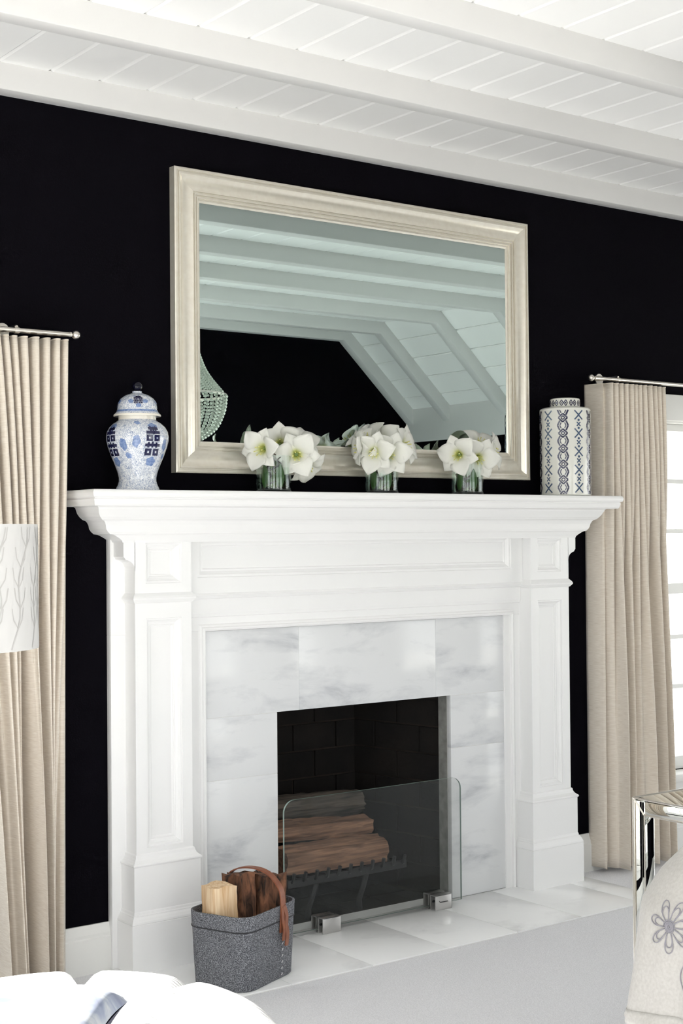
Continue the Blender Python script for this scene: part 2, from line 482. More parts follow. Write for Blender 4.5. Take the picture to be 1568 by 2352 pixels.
# baseboards
def bbprofile(t=.02, h=.16): return [(0, 0), (t, 0), (t, h - .045), (t - .004, h - .04), (t - .004, h - .03), (t - .011, h - .012), (t - .013, h), (0, h)]
def baseboard(name, put, a, b):
    mb = MB(); mb.prism(bbprofile(), put, a, b); struct(mb.build(name, 'trim'))
baseboard('baseboard_back_left', lambda u, v, w: (w, YB - u, v), XL + .021, .012)
baseboard('baseboard_back_right', lambda u, v, w: (w, YB - u, v), 2.154, XR - .021)
baseboard('baseboard_right', lambda u, v, w: (XR - u, w, v), YF, YB)
baseboard('baseboard_left', lambda u, v, w: (XL + u, w, v), YF, YB)
baseboard('baseboard_front', lambda u, v, w: (w, YF + u, v), DOOR[1] + .1, XR - .021)

# windows: place(u, v, z): u along the wall, v outwards from the inner wall face
def window(name, label, hole, place, cols, rows_z, side):
    u0_, u1_, z0_, z1_ = hole
    def bx(mb, a, b, c, d, e, f):
        p = place(a, c, e); q = place(b, d, f); return mb.box(p[0], q[0], p[1], q[1], p[2], q[2])
    c = .095
    mb = MB(); bx(mb, u0_ + .0122, u0_ + .045, .052, .10, z0_ + .002, z1_ - .0122); bx(mb, u1_ - .045, u1_ - .0122, .052, .10, z0_ + .002, z1_ - .0122)
    bx(mb, u0_ + .045, u1_ - .045, .053, .099, z1_ - .045, z1_ - .0122); bx(mb, u0_ + .045, u1_ - .045, .053, .099, z0_ + .002, z0_ + .06)
    org = place((u0_ + u1_) / 2, .05, z0_)
    w = struct(mb.build(name, 'trim', bevel=.003, origin=org), label)
    for (a, b, e, f) in ((u0_ - c, u0_ + .004, z0_ - .01, z1_ - .004), (u1_ - .004, u1_ + c, z0_ - .01, z1_ - .004), (u0_ - c - .01, u1_ + c + .01, z1_ - .004, z1_ + c + .02)):
        mb = MB(); bx(mb, a, b, -.018, 0, e, f); mb.build('casing', 'trim', w, bevel=.004)
    mb = MB(); bx(mb, u0_ - c - .02, u1_ + c + .02, -.05, .05, z0_ - .035, z0_ + .001); mb.build('sill', 'trim', w, bevel=.006)
    mb = MB(); bx(mb, u0_ - c, u1_ + c, -.016, 0, z0_ - .115, z0_ - .034); mb.build('apron', 'trim', w, bevel=.003)
    mb = MB()
    for (a, b) in ((u0_ - .001, u0_ + .012), (u1_ - .012, u1_ + .001)): bx(mb, a, b, 0, .15, z0_, z1_)
    bx(mb, u0_ + .012, u1_ - .012, .0005, .1495, z1_ - .012, z1_ + .001); mb.build('jamb_lining', 'trim', w)
    us = [u0_ + .045 + (u1_ - u0_ - .09) * i / cols for i in range(cols + 1)]
    zs = [z0_ + .06] + list(rows_z) + [z1_ - .045]
    for i in range(1, cols):
        mb = MB(); bx(mb, us[i] - .010, us[i] + .010, .06, .09, zs[0], zs[-1]); mb.build('muntin', 'trim', w)
    for zz in zs[1:-1]:
        h = .024 if abs(zz - 1.19) < .01 else .010
        mb = MB(); bx(mb, us[0], us[-1], .0585, .0915, zz - h, zz + h); mb.build('muntin', 'trim', w)
    for i in range(cols):
        for j in range(len(zs) - 1):
            mb = MB(); bx(mb, us[i] + .005, us[i + 1] - .005, .073, .077, zs[j] + .003, zs[j + 1] - .003); mb.build('pane', 'pane', w)
    pc = place((u0_ + u1_) / 2, .17, (z0_ + z1_) / 2)
    a = Vector(place(0, 0, 0)); b = Vector(place(0, 1, 0)); n = (a - b)
    portal(pc, u1_ - u0_, z1_ - z0_, n)
    return w
window('window_1', 'white sash window with square panes beside the far curtain', WR, lambda u, v, z: (u, YB + v, z), 3, (.74, .968, 1.19, 1.455, 1.684), 1)
window('window_2', 'white sash window behind the near curtain', WL, lambda u, v, z: (u, YB + v, z), 3, (.74, .968, 1.19, 1.455, 1.684), 1)
window('added_window_3', 'unseen tall window added in the opposite wall', WF1, lambda u, v, z: (u, YF - v, z), 2, (1.05, 1.65), 1)  # off-camera opening added to light the fireplace front
window('added_window_4', 'second unseen tall window added in the opposite wall', WF2, lambda u, v, z: (u, YF - v, z), 2, (1.05, 1.65), 1)  # its twin, also added for frontal daylight
window('added_window_5', 'unseen tall window added in the side wall', WA, lambda u, v, z: (XL - v, u, z), 2, (.96, 1.63), 1)  # off-camera, added to bring in daylight from the left
window('added_window_6', 'second unseen tall window added in the side wall', WB, lambda u, v, z: (XL - v, u, z), 2, (.96, 1.63), 1)  # added out of view, tall enough for the sun to reach the ottoman
window('added_window_7', 'unseen wide window added in the far side wall', WC, lambda u, v, z: (XR + v, u, z), 3, (.96, 1.5), 1)  # added out of view to brighten the right side and the floor
# unseen doorway added round the camera, open to the sky to light the fireplace
mb = MB()
mb.box(DOOR[0] - .1, DOOR[0], YF, YF + .02, 0, DOOR[3] + .1); mb.box(DOOR[1], DOOR[1] + .1, YF, YF + .02, 0, DOOR[3] + .1); mb.box(DOOR[0], DOOR[1], YF, YF + .02, DOOR[3], DOOR[3] + .1)
struct(mb.build('door_1', 'trim', bevel=.003))
portal(((DOOR[0] + DOOR[1]) / 2, YF - .17, 1.15), DOOR[1] - DOOR[0], 2.3, (0, 1, 0))

# ------------------------------------------------------------------ fireplace
XC = 1.083
def mir(x): return 2 * XC - x
mantel = thing('fireplace_mantel', (XC, -.03, 0), 'tall white painted fireplace mantel with panelled pilasters and deep moulded shelf', 'mantel')
YBK, YP = .005, -.066
# backing boards: two stiles and a header
for s in (0, 1):
    a, b = (.010, .357) if s == 0 else (mir(.357) - .010, mir(.010))
    MB().box(a, b, YBK, YB, 0, 1.119).build('backing_stile', 'white', mantel, bevel=.002)
MB().box(.010, mir(.010), YBK, YB, 1.1185, 1.48).build('backing_header', 'white', mantel, bevel=.002)
def moulded_panel(name, x0, x1, z0, z1, hx0, hx1, hz0, hz1, yf, yb, steps, parent):
    """block with a sunk panel: steps = [(inset, depth)] from the face inwards"""
    mb = MB()
    def ring(a, b, c, d, y): return [(a, y, c), (b, y, c), (b, y, d), (a, y, d)]
    rings = [ring(x0, x1, z0, z1, yb), ring(x0, x1, z0, z1, yf), ring(hx0, hx1, hz0, hz1, yf)]
    for i, dp in steps: rings.append(ring(hx0 + i, hx1 - i, hz0 + i, hz1 - i, yf + dp))
    mb.loft(rings)
    return mb.build(name, 'white', parent)
STEPS = [(.0015, .004), (.006, .004), (.008, .006), (.012, .012), (.018, .0165), (.022, .0175), (.0235, .021), (.027, .021), (.031, .0235)]
for s in (0, 1):
    def fx(a, b): return (a, b) if s == 0 else (mir(b), mir(a))
    a, b = fx(.064, .281); h0, h1 = fx(.105, .243)
    moulded_panel('pilaster', a, b, .36, 1.245, h0, h1, .41, 1.175, YP, YBK, STEPS, mantel)
    moulded_panel('frieze_block', a, b, 1.245, 1.50, h0, h1, 1.292, 1.428, YP, YBK, STEPS, mantel)
    # neck moulding
    a, b = fx(.064, .281)
    mb = MB()
    prof = [(.000, 1.226), (.004, 1.228), (.012, 1.238), (.013, 1.243), (.009, 1.250), (.002, 1.258), (.000, 1.260)]
    mb.loft([[(a - p, YBK, z), (a - p, YP - p, z), (b + p, YP - p, z), (b + p, YBK, z)] for p, z in prof])
    mb.build('neck_moulding', 'white', mantel)
    # upper plinth with moulded cap
    mb = MB()
    prof = [(.019, .20), (.019, .352), (.022, .354), (.0235, .358), (.022, .362), (.016, .366), (.010, .372), (.006, .380), (.005, .388), (0, .392)]
    mb.loft([[(a - p, YBK, z), (a - p, YP - p, z), (b + p, YP - p, z), (b + p, YBK, z)] for p, z in prof])
    mb.build('upper_plinth', 'white', mantel)
    mb = MB()
    prof = [(.036, 0), (.036, .164), (.034, .166), (.036, .168), (.035, .174), (.030, .184), (.026, .190), (.0255, .194), (.022, .196), (.021, .203), (.0195, .206)]
    mb.loft([[(a - p, YBK, z), (a - p, YP - p, z), (b + p, YP - p, z), (b + p, YBK, z)] for p, z in prof])
    mb.build('lower_plinth', 'white', mantel)
# sunk frieze panel between the blocks
moulded_panel('frieze_panel', .282, mir(.282), 1.246, 1.475, .335, mir(.335) - .01, 1.305, 1.445, -.018, YBK, [(.002, .003), (.010, .003), (.014, .007), (.022, .013), (.028, .013), (.031, .017)], mantel)
mb = MB(); mb.prism([(0, 1.226), (-.020, 1.232), (-.028, 1.243), (-.022, 1.252), (0, 1.256)], lambda u, v, w: (w, YBK + u, v), .282, mir(.282))
mb.build('header_moulding', 'white', mantel)
mb = MB(); mb.prism([(0, 1.165), (-.006, 1.168), (-.010, 1.180), (-.013, 1.231), (0, 1.233)], lambda u, v, w: (w, YBK + u, v), .282, mir(.282))
mb.build('header_fascia', 'white', mantel)
# bead round the marble
mb = MB()
pr = [(0, 0), (.000, -.010), (.006, -.014), (.011, -.012), (.014, -.006), (.020, -.004), (.024, 0)]
path = [(.375, 0), (.375, 1.117), (1.832, 1.117), (1.832, 0)]
offs = [(-1, 0), (-1, 1), (1, 1), (1, 0)]
mb.loft([[(px + ox * d, YBK + e, pz + oz * d) for d, e in pr] for (px, pz), (ox, oz) in zip(path, offs)])
mb.build('inner_bead', 'white', mantel)
# cornice and shelf: (z, side projection, front projection)
lv = [(1.4305, .042, .001), (1.437, .044, .003), (1.443, .052, .006), (1.449, .062, .009), (1.4535, .070, .011), (1.457, .078, .014), (1.459, .092, .017), (1.462, .094, .018), (1.466, .099, .020), (1.476, .106, .022), (1.487, .108, .024), (1.490, .109, .025), (1.498, .113, .029),
      (1.503, .118, .032), (1.507, .128, .040), (1.516, .138, .048), (1.528, .146, .056), (1.540, .150, .064), (1.546, .152, .067), (1.550, .158, .072)]
lo_ = [(1.335, 0), (1.347, .001), (1.352, .003), (1.360, .008), (1.366, .015), (1.371, .026), (1.373, .034), (1.380, .038), (1.383, .042), (1.4305, .042)]
for s_ in (-1, 1):
    xe = .064 if s_ < 0 else mir(.064)
    mb = MB(); mb.loft([[(xe + s_ * a, YB, z), (xe + s_ * a, YP, z), (xe - s_ * .0015, YP, z), (xe - s_ * .0015, YB, z)] for z, a in lo_]); mb.build('cornice_return', 'white', mantel)
def lring(z, a, b, kl=1.10): return [(.064 - a * kl, YB, z), (.064 - a * kl, YP - b, z), (mir(.064) + a, YP - b, z), (mir(.064) + a, YB, z)]
mb = MB(); mb.loft([lring(*l) for l in lv]); mb.build('cornice', 'white', mantel)
sh = [(1.5501, .160, .074), (1.5502, .184, .112), (1.556, .187, .116), (1.566, .189, .119), (1.572, .191, .121), (1.5735, .188, .118), (1.577, .188, .118), (1.579, .194, .126), (1.585, .197, .129), (1.592, .198, .130), (1.600, .196, .128), (1.603, .192, .124)]
mb = MB(); mb.loft([lring(*l) for l in sh]); mb.build('mantel_shelf', 'white', mantel)

# marble slabs round the opening
marb = thing('marble_surround', (XC, .02, 0), 'grey-veined white marble slabs framing the black fire opening', 'fireplace surround')
OX0, OX1, OZ = .684, 1.512, .809
for (a, b, c, d) in ((.376, .781, OZ, 1.116), (.781, 1.437, OZ, 1.116), (1.437, 1.831, OZ, 1.116), (.376, OX0, .588, OZ), (.376, OX0, .006, .588), (OX1, 1.831, .600, OZ), (OX1, 1.831, .006, .600)):
    mb = MB().box(a + .0006, b - .0006, .010, .032, c + .0006, d - .0006); mb.build('marble_slab', 'marble', marb, bevel=.0012)
mb = MB().box(.377, OX0 - .001, .0115, .034, .007, 1.115); mb.box(OX1 + .001, 1.830, .0115, .034, .007, 1.115); mb.box(OX0 - .001, OX1 + .001, .0115, .034, OZ + .001, 1.115)
mb.build('grout_bed', 'trim', marb)
for a, b in ((OX1, OX1 + .012), (OX0 - .012, OX0)):
    MB().box(a, b, .0345, .085, .006, OZ).build('masonry_return', 'jamb', marb)
MB().box(OX0, OX1, .0345, .085, OZ + .0005, OZ + .012).build('lintel', 'iron', marb)

# firebox
fb = thing('firebox', (XC, .35, 0), 'sooty black brick firebox behind the fire screen', 'firebox')
FX0, FX1, BX0, BX1, FY, BY, FZ = OX0 - .03, OX1 + .03, .80, 1.45, .087, .56, .95
mb = MB()
t = .06
mb.loft([[(FX0 - t, FY, -.02), (FX1 + t, FY, -.02), (FX1 + t, FY, FZ), (FX0 - t, FY, FZ)]] , True, False)
mb = MB()
mb.add([(FX0, FY, -.01), (FX1, FY, -.01), (BX1, BY, -.01), (BX0, BY, -.01), (FX0, FY, FZ), (FX1, FY, FZ), (BX1, BY, FZ), (BX0, BY, FZ),
        (FX0 - t, FY, -.05), (FX1 + t, FY, -.05), (BX1 + t, BY + t, -.05), (BX0 - t, BY + t, -.05), (FX0 - t, FY, FZ + t), (FX1 + t, FY, FZ + t), (BX1 + t, BY + t, FZ + t), (BX0 - t, BY + t, FZ + t)],
       [(0, 1, 2, 3), (4, 7, 6, 5), (1, 5, 6, 2), (2, 6, 7, 3), (3, 7, 4, 0), (8, 11, 10, 9), (12, 13, 14, 15), (9, 10, 14, 13), (10, 11, 15, 14), (11, 8, 12, 15), (0, 8, 9, 1), (4, 5, 13, 12), (0, 4, 12, 8), (1, 9, 13, 5)])
mb.build('mortar_bed', 'mortar', fb)
def brick_wall(p0, p1, nrm, nb, rows=8, bh=.112):
    p0 = Vector(p0); p1 = Vector(p1); d = p1 - p0; L = d.length; d.normalize(); n = Vector(nrm).normalized()
    bl = L / nb
    for r in range(rows):
        off = 0 if r % 2 == 0 else -.5
        k = off
        while k < nb - .01:
            a = max(0, k) * bl + .004; b = min(nb, k + 1) * bl - .004; k += 1
            if b - a < .02: continue
            z0_ = .004 + r * bh; z1_ = z0_ + bh - .008; q = .009 + random.uniform(-.002, .002)
            A = p0 + d * a; B = p0 + d * b
            mb = MB()
            mb.loft([[(A.x, A.y, z0_), (B.x, B.y, z0_), (B.x, B.y, z1_), (A.x, A.y, z1_)],
                     [(A.x + n.x * q, A.y + n.y * q, z0_), (B.x + n.x * q, B.y + n.y * q, z0_), (B.x + n.x * q, B.y + n.y * q, z1_), (A.x + n.x * q, A.y + n.y * q, z1_)]])
            mb.build('brick', 'brick', fb)
brick_wall((BX0, BY, 0), (BX1, BY, 0), (0, -1, 0), 3)
dL = Vector((BX0 - FX0, BY - FY, 0)); dR = Vector((BX1 - FX1, BY - FY, 0))
brick_wall((FX0, FY, 0), (BX0, BY, 0), (dL.y, -dL.x, 0), 2)
brick_wall((BX1, BY, 0), (FX1, FY, 0), (-dR.y, dR.x, 0), 2)
for i in range(4):
    for j in range(3):
        xa = .73 + i * .185; ya = .10 + j * .15
        MB().box(xa + .003, xa + .182, ya + .003, ya + .147, -.0095, .002).build('floor_brick', 'brick', fb)

# hearth
hearth = MB().box(-.03, 2.19, -.497, .034, .0005, .003).build('hearth', 'trim'); struct(hearth, 'white marble hearth in front of the fireplace')
jx = [-.03, .056, .388, .720, 1.052, 1.384, 1.716, 2.055, 2.19]
for a, b in zip(jx, jx[1:]):
    MB().box(a + .0008, b - .0008, -.4965, .009 if .38 < a < 1.8 else .0045, .0015, .0065).build('hearth_slab', 'hearth', hearth, bevel=.0008)
MB().box(OX0 + .001, OX1 - .001, .0095, .086, .0015, .0065).build('hearth_slab', 'hearth', hearth)

# grate with logs
gr = thing('fire_grate', (1.05, .28, 0), 'black cast iron fire grate with toothed front under the logs', 'fire grate')
mb = MB().box(.79, 1.36, .105, .125, .135, .165); mb.build('front_bar', 'iron', gr, bevel=.003)
mb = MB().box(.82, 1.33, .40, .42, .135, .155); mb.build('back_bar', 'iron', gr, bevel=.003)
for i in range(11):
    xx = .81 + i * .053
    mb = MB().tube([(xx, .41, .145), (xx, .12, .15), (xx, .100, .160), (xx, .092, .19)], .0075, 6)
    mb.build('tooth_bar', 'iron', gr, smooth=True)
for xx in (.90, 1.14):
    mb = MB().tube([(xx + .03, .12, .14), (xx + .005, .11, .09), (xx - .012, .115, .045), (xx - .005, .125, .004)], [.011, .010, .011, .014], 8)
    mb.build('leg', 'iron', gr, smooth=True)
    mb = MB().tube([(xx + .03, .40, .14), (xx, .41, .07), (xx - .01, .41, .004)], [.011, .010, .013], 8)
    mb.build('leg', 'iron', gr, smooth=True)

def log(name, p0, p1, shape, mats, label, cat, group, wob=.006, n=14, seed=0, twist=0.0, rings=None):
    """split log: cross-section polygon `shape` [(a, b, mat)] swept from p0 to p1 with wobble"""
    rnd = random.Random(seed)
    p0 = Vector(p0); p1 = Vector(p1); ax = (p1 - p0).normalized()
    s1 = ax.cross(Vector((0, 0, 1)) if abs(ax.z) < .8 else Vector((0, 1, 0))).normalized(); s2 = s1.cross(ax)
    pts = []
    m_ = len(shape)
    for i in range(m_):
        (a, b), (c, d) = shape[i], shape[(i + 1) % m_]
        for k in range(4): pts.append((a + (c - a) * k / 4, b + (d - b) * k / 4))
    jit = [rnd.uniform(-1, 1) for _ in pts]
    R = []
    for i in range(n + 1):
        t = i / n; r = []
        for j, (a, b) in enumerate(pts):
            q = wob * (jit[j] + .7 * sin(5 * t + jit[j] * 9) + .5 * rnd.uniform(-1, 1))
            l = math.hypot(a, b) or 1
            aa, bb = a + a / l * q, b + b / l * q
            ang = twist * (t - .5)
            aa, bb = aa * cos(ang) - bb * sin(ang), aa * sin(ang) + bb * cos(ang)
            e = .006 * jit[(j * 3) % len(jit)] if i in (0, n) else 0
            r.append(p0 + (p1 - p0) * t + s1 * aa + s2 * bb + ax * e)
        R.append(r)
    mb = MB(); mb.loft(R)
    o = mb.build(name, mats, smooth=True, angle=50)
    tag(o, label, cat, group)
    return o
G = 'logs laid on the grate'
log('firewood_log', (.79, .17, .235), (1.275, .18, .217), [(-.055, -.05), (.055, -.052), (.06, .03), (.0, .050), (-.06, .028)], 'splitx', 'thick brown split log lying lowest on the grate teeth', 'log', G, .005, seed=1)
log('firewood_log', (.80, .26, .318), (1.265, .25, .300), [(-.05, -.03), (.055, -.036), (.052, .02), (-.02, .040)], 'splitx', 'thinner brown split log resting across the lowest log', 'log', G, .006, seed=4)
log('firewood_log', (.83, .36, .385), (1.30, .35, .365), [(.06 * cos(a * PI / 4), .052 * sin(a * PI / 4)) for a in range(8)], 'greylog', 'dull grey round log at the top back of the grate', 'log', G, .004, seed=6)

# glass fire screen with two clamp feet
fs = thing('fire_screen', (1.08, -.057, .0065), 'frameless clear glass fire screen with rounded corners on two steel clamp feet', 'fire screen')
SX0, SX1, SZ0, SZ1, rc = .662, 1.500, .020, .499, .045
poly = []
for cx_, cz_, a0 in ((SX1 - rc, SZ1 - rc, 0), (SX0 + rc, SZ1 - rc, PI / 2)):
    for k in range(9): poly.append((cx_ + rc * cos(a0 + k * PI / 16), cz_ + rc * sin(a0 + k * PI / 16)))
poly += [(SX0, SZ0), (SX1, SZ0)]
mb = MB()
n = len(poly)
mb.add([(u, -.061, v) for u, v in poly] + [(u, -.053, v) for u, v in poly], [tuple(range(n)), tuple(range(2 * n - 1, n - 1, -1))])
mb.mi = 1
mb.add([(u, -.061, v) for u, v in poly] + [(u, -.053, v) for u, v in poly], [(i, (i + 1) % n, n + (i + 1) % n, n + i) for i in range(n)])
mb.build('glass_panel', ['screen', 'screenedge'], fs)
for xa, logo in ((.805, False), (1.337, True)):
    xb = xa + .081; zt = .064
    mb = MB()
    prof = [(-.094, .0066), (-.094, zt), (-.063, zt), (-.063, .020), (-.066, .020), (-.066, zt - .004), (-.090, zt - .004), (-.090, .0066)]
    mb.box(xa, xb, -.094, -.090, .0066, zt); mb.box(xa, xb, -.094, -.062, zt - .004, zt); mb.box(xa, xb, -.0655, -.0615, .0066, zt)
    mb.box(xa, xb, -.0525, -.0485, .0066, zt); mb.box(xa, xb, -.0525, -.020, zt - .004, zt); mb.box(xa, xb, -.024, -.020, .0066, zt)
    f = mb.build('clamp_foot', 'steel', fs, bevel=.001)
    MB().tube([(xa - .001, -.078, .040), (xa + .012, -.078, .040)], .004, 10).build('screw', 'iron', f, smooth=True)
    if logo:
        P = [(xa + .018 + .0015 * i, -.0945, .036 + .0022 * (1 if i % 3 else -1.3) * sin(i * 2.1) + .004 * (i < 3)) for i in range(31)]
        MB().tube(P, .0009, 5).build('script_logo', 'ink', f)

# ------------------------------------------------------------------ wall mirror
mi = thing('wall_mirror', (1.10, .03, 1.67), 'large landscape mirror in a stepped champagne silver frame above the mantel', 'mirror')
mx0, mx1, mz0, mz1 = .264, 1.953, 1.671, 2.737
fp = [(0, 0), (0, .033), (.004, .036), (.010, .036), (.011, .031), (.016, .031), (.017, .036), (.023, .036), (.027, .032), (.033, .027), (.042, .0235), (.053, .0225), (.064, .0245), (.073, .0295), (.077, .031),
      (.0775, .024), (.083, .024), (.0835, .0285), (.088, .0285), (.0885, .0215), (.094, .0215), (.0945, .026), (.099, .026), (.0995, .0175), (.106, .0165), (.112, .0125), (.112, 0)]
cn = [(mx0, mz0, 1, 1), (mx1, mz0, -1, 1), (mx1, mz1, -1, -1), (mx0, mz1, 1, -1)]
for i in range(4):
    A, B = cn[i], cn[(i + 1) % 4]
    mb = MB(); mb.loft([[(A[0] + A[2] * d, YB - .0005 - h, A[1] + A[3] * d) for d, h in fp], [(B[0] + B[2] * d, YB - .0005 - h, B[1] + B[3] * d) for d, h in fp]])
    mb.build('frame_rail', 'frame', mi, smooth=True, angle=20)
MB().box(mx0 + .105, mx1 - .105, .0225, .0335, mz0 + .105, mz1 - .105).build('mirror_glass', 'mirror', mi)

# ------------------------------------------------------------------ curtains and rods
def curtain(name, label, xr_, yr, zt, zb, x_wall, top, bot, n_pl, n_bot, seed, flip):
    """top/bot: (start, end) along x; the start edge returns to the wall at x_wall"""
    rnd = random.Random(seed)
    NS, NZ = 300, 46
    amp = [rnd.uniform(.75, 1.25) for _ in range(n_pl + 2)]; ph = [rnd.uniform(-.5, .5) for _ in range(n_pl + 2)]
    rows = []
    for iz in range(NZ + 1):
        t = iz / NZ; z = zt + (zb - zt) * t
        e = t ** .8
        x0_ = top[0] + (bot[0] - top[0]) * e; x1_ = top[1] + (bot[1] - top[1]) * e
        A = .030 + .016 * min(1, t * 1.6)
        row = []
        for k in range(9):
            q = k / 9
            row.append((x_wall + (x0_ - x_wall) * q ** 1.5, .028 + (yr - .028) * q + .004 * sin(3 * t + 6 * q), z))
        for j in range(NS + 1):
            s_ = j / NS
            sw = s_ + .045 * t * sin(2 * PI * s_ * 1.5 + seed) + .012 * sin(2 * PI * (2 * s_ + .7 * t))
            sw = max(0, min(1, sw)) if j not in (0, NS) else s_
            q = sw * n_pl; i = min(int(q), n_pl)
            am = (amp[i] * (1 - (q - i)) + amp[i + 1] * (q - i))
            a = 2 * PI * q
            qb = sw * n_bot + .10 * sin(2 * PI * sw * 1.7 + seed); ab = 2 * PI * qb
            bl = max(0, min(1, (t - .12) / .70)); bl = bl * bl * (3 - 2 * bl)
            amb = .85 + .3 * sin(3.1 * qb + seed)
            f1 = cos(a) * am * .034 * (1 - .66 * bl); f2 = (cos(ab) + .22 * cos(2 * ab + 1)) * amb * .064 * bl
            yy = yr + (f1 + f2) * min(1, .3 + j / 14)
            xx = x0_ + (x1_ - x0_) * s_ + (.12 * sin(2 * a) / n_pl * (1 - bl) + .10 * sin(ab) / n_bot * bl) * (x1_ - x0_) * (0 if j in (0, NS) else 1)
            row.append((xx, yy, z + .004 * sin(9 * s_ + seed) * (t > .98)))
        rows.append(row)
    mb = MB(); mb.grid(rows)
    c = thing(name, ((top[0] + top[1]) / 2, yr, zb), label, 'curtain', 'linen curtains')
    o = mb.build('curtain_panel', 'curtain', c, smooth=True, angle=80); solid(o, .002)
    # heading hem
    mb = MB(); mb.grid([[(p[0], p[1] - .0012, p[2]) for p in rows[0]], [(p[0], p[1] - .0012, p[2] - .004) for p in rows[0]]])
    o = mb.build('heading_tape', 'curtain', c, smooth=True, angle=80); solid(o, .003)
curtain('curtain', 'oatmeal linen curtain hanging full length behind the lamp shade', None, -.066, 2.088, .018, -.160, (-.178, -.62), (-.204, -.428), 13, 4, 3, False)
curtain('curtain', 'oatmeal linen curtain between the patterned tall jar and the bright window', None, -.072, 2.089, .022, 2.306, (2.325, 2.69), (2.325, 2.75), 12, 5, 11, False)
def rod(label, xa, xb, xf, xbr, n_rings):
    yr = -.080; zr = 2.106
    t = thing('curtain_rod', ((xa + xb) / 2, yr, zr), label, 'curtain rod', 'curtain rods')
    MB().tube([(xa, yr, zr), (xb, yr, zr)], .0085, 14).build('pole', 'nickel', t, smooth=True)
    d = 1 if xf > (xa + xb) / 2 else -1
    mb = MB(); mb.tube([(xf - d * .024, yr, zr), (xf - d * .018, yr, zr), (xf - d * .016, yr, zr), (xf - d * .012, yr, zr)], [.0095, .0095, .005, .005], 14)
    mb.sphere((xf, yr, zr), .0145, 18, 12); mb.build('finial', 'nickel', t, smooth=True)
    for xq in xbr:
        b = MB().tube([(xq, .034, zr + .012), (xq, .028, zr + .012)], .024, 20).build('bracket', 'nickel', t, smooth=True)
        MB().tube([(xq, .03, zr + .012), (xq, yr + .004, zr + .012), (xq, yr, zr + .010)], .006, 10).build('arm', 'nickel', b, smooth=True)
        MB().tube([(xq - .008, yr, zr), (xq + .008, yr, zr)], .0105, 14).build('cup', 'nickel', b, smooth=True)
rod('slim nickel curtain rod with ball end over the near curtain', -1.75, -.176, -.154, (-.36, -1.7), 0)
rod('slim nickel curtain rod with ball end over the window curtain', 2.258, 4.05, 2.236, (2.40, 3.98), 0)

# ------------------------------------------------------------------ ginger jar
def surf(prof, cx_, cy_):
    tab = [(z, r) for r, z in prof]
    def f(u, z, off=.0006, a0=0.0):
        r = interp(tab, z)
        a = a0 + u / max(r, .02)
        return (cx_ + (r + off) * cos(a), cy_ + (r + off) * sin(a), z)
    return f
def patch(mb, f, a0, poly, off=.0006, nu=4):
    """quad [(u,z)*4] mapped on a lathe surface, subdivided"""
    (ua, za), (ub, zb), (uc, zc), (ud, zd) = poly
    rows = []
    for i in range(nu + 1):
        p = i / nu
        r = []
        for j in range(nu + 1):
            q = j / nu
            uu = (ua * (1 - p) + ub * p) * (1 - q) + (ud * (1 - p) + uc * p) * q
            zz = (za * (1 - p) + zb * p) * (1 - q) + (zd * (1 - p) + zc * p) * q
            r.append(f(uu, zz, off, a0))
        rows.append(r)
    mb.grid(rows)
def rect(mb, f, a0, u0_, u1_, z0_, z1_, off=.0006): patch(mb, f, a0, [(u0_, z0_), (u1_, z0_), (u1_, z1_), (u0_, z1_)], off)
def stroke(mb, f, a0, p, q, w, off=.0006, nu=3):
    dx, dz = q[0] - p[0], q[1] - p[1]; l = math.hypot(dx, dz) or 1
    ex, ez = -dz / l * w / 2, dx / l * w / 2
    patch(mb, f, a0, [(p[0] - ex, p[1] - ez), (q[0] - ex, q[1] - ez), (q[0] + ex, q[1] + ez), (p[0] + ex, p[1] + ez)], off, nu)
def blob(mb, f, a0, u0_, z0_, ru, rz, n=14, seed=0, off=.0005):
    rows = []
    for i in range(4):
        k = i / 3
        rows.append([f(u0_ + ru * k * (1 + .10 * sin(5 * t + seed)) * cos(t), z0_ + rz * k * (1 + .10 * sin(5 * t + seed)) * sin(t), off, a0) for t in [2 * PI * j / n for j in range(n + 1)]])
    mb.grid(rows)
def happiness(mb, f, a0, uc, z0_, w, h, off=.0007):
    """block double-happiness character, w wide, h tall from z0_"""
    R = lambda a, b, c, d: rect(mb, f, a0, uc + a * w, uc + b * w, z0_ + c * h, z0_ + d * h, off)
    R(-.06, .06, .70, 1.0); R(-.32, .34, .86, .95); R(-.22, -.10, .80, 1.0); R(.10, .22, .80, 1.0); R(-.46, .46, .72, .82)
    for s_ in (-1, 1):
        a, b = (-.46, -.05) if s_ < 0 else (.05, .46)
        for (c, d) in ((.48, .69), (.0, .23)):
            R(a, b, c, c + .078); R(a, b, d - .078, d); R(a, a + .145, c, d); R(b - .145, b, c, d)
    R(-.50, .50, .30, .39); R(-.36, -.22, .26, .44); R(-.10, .02, .26, .46); R(.16, .30, .26, .44)
jx_, jy_ = .068, -.082
jb = [(.060, 1.6035), (.0715, 1.6035), (.0725, 1.607), (.071, 1.612), (.066, 1.622), (.0625, 1.634), (.0622, 1.645), (.0665, 1.664), (.076, 1.690), (.0875, 1.718), (.097, 1.745), (.1025, 1.768), (.1035, 1.783), (.101, 1.798), (.093, 1.813), (.080, 1.826), (.068, 1.834), (.0625, 1.838)]
jar = thing('ginger_jar', (jx_, jy_, 1.6035), 'round-shouldered blue and white lidded jar with square characters standing at the mantel end', 'jar')
body = MB().lathe([(.03, 1.6035)] + jb + [(.055, 1.838)], jx_, jy_, 64).build('jar_body', 'porcelain', jar, smooth=True, angle=30)
MB().lathe([(.05, 1.837), (.062, 1.837), (.0625, 1.839), (.0625, 1.853), (.05, 1.853)], jx_, jy_, 56).build('jar_neck', 'cream', jar, smooth=True)
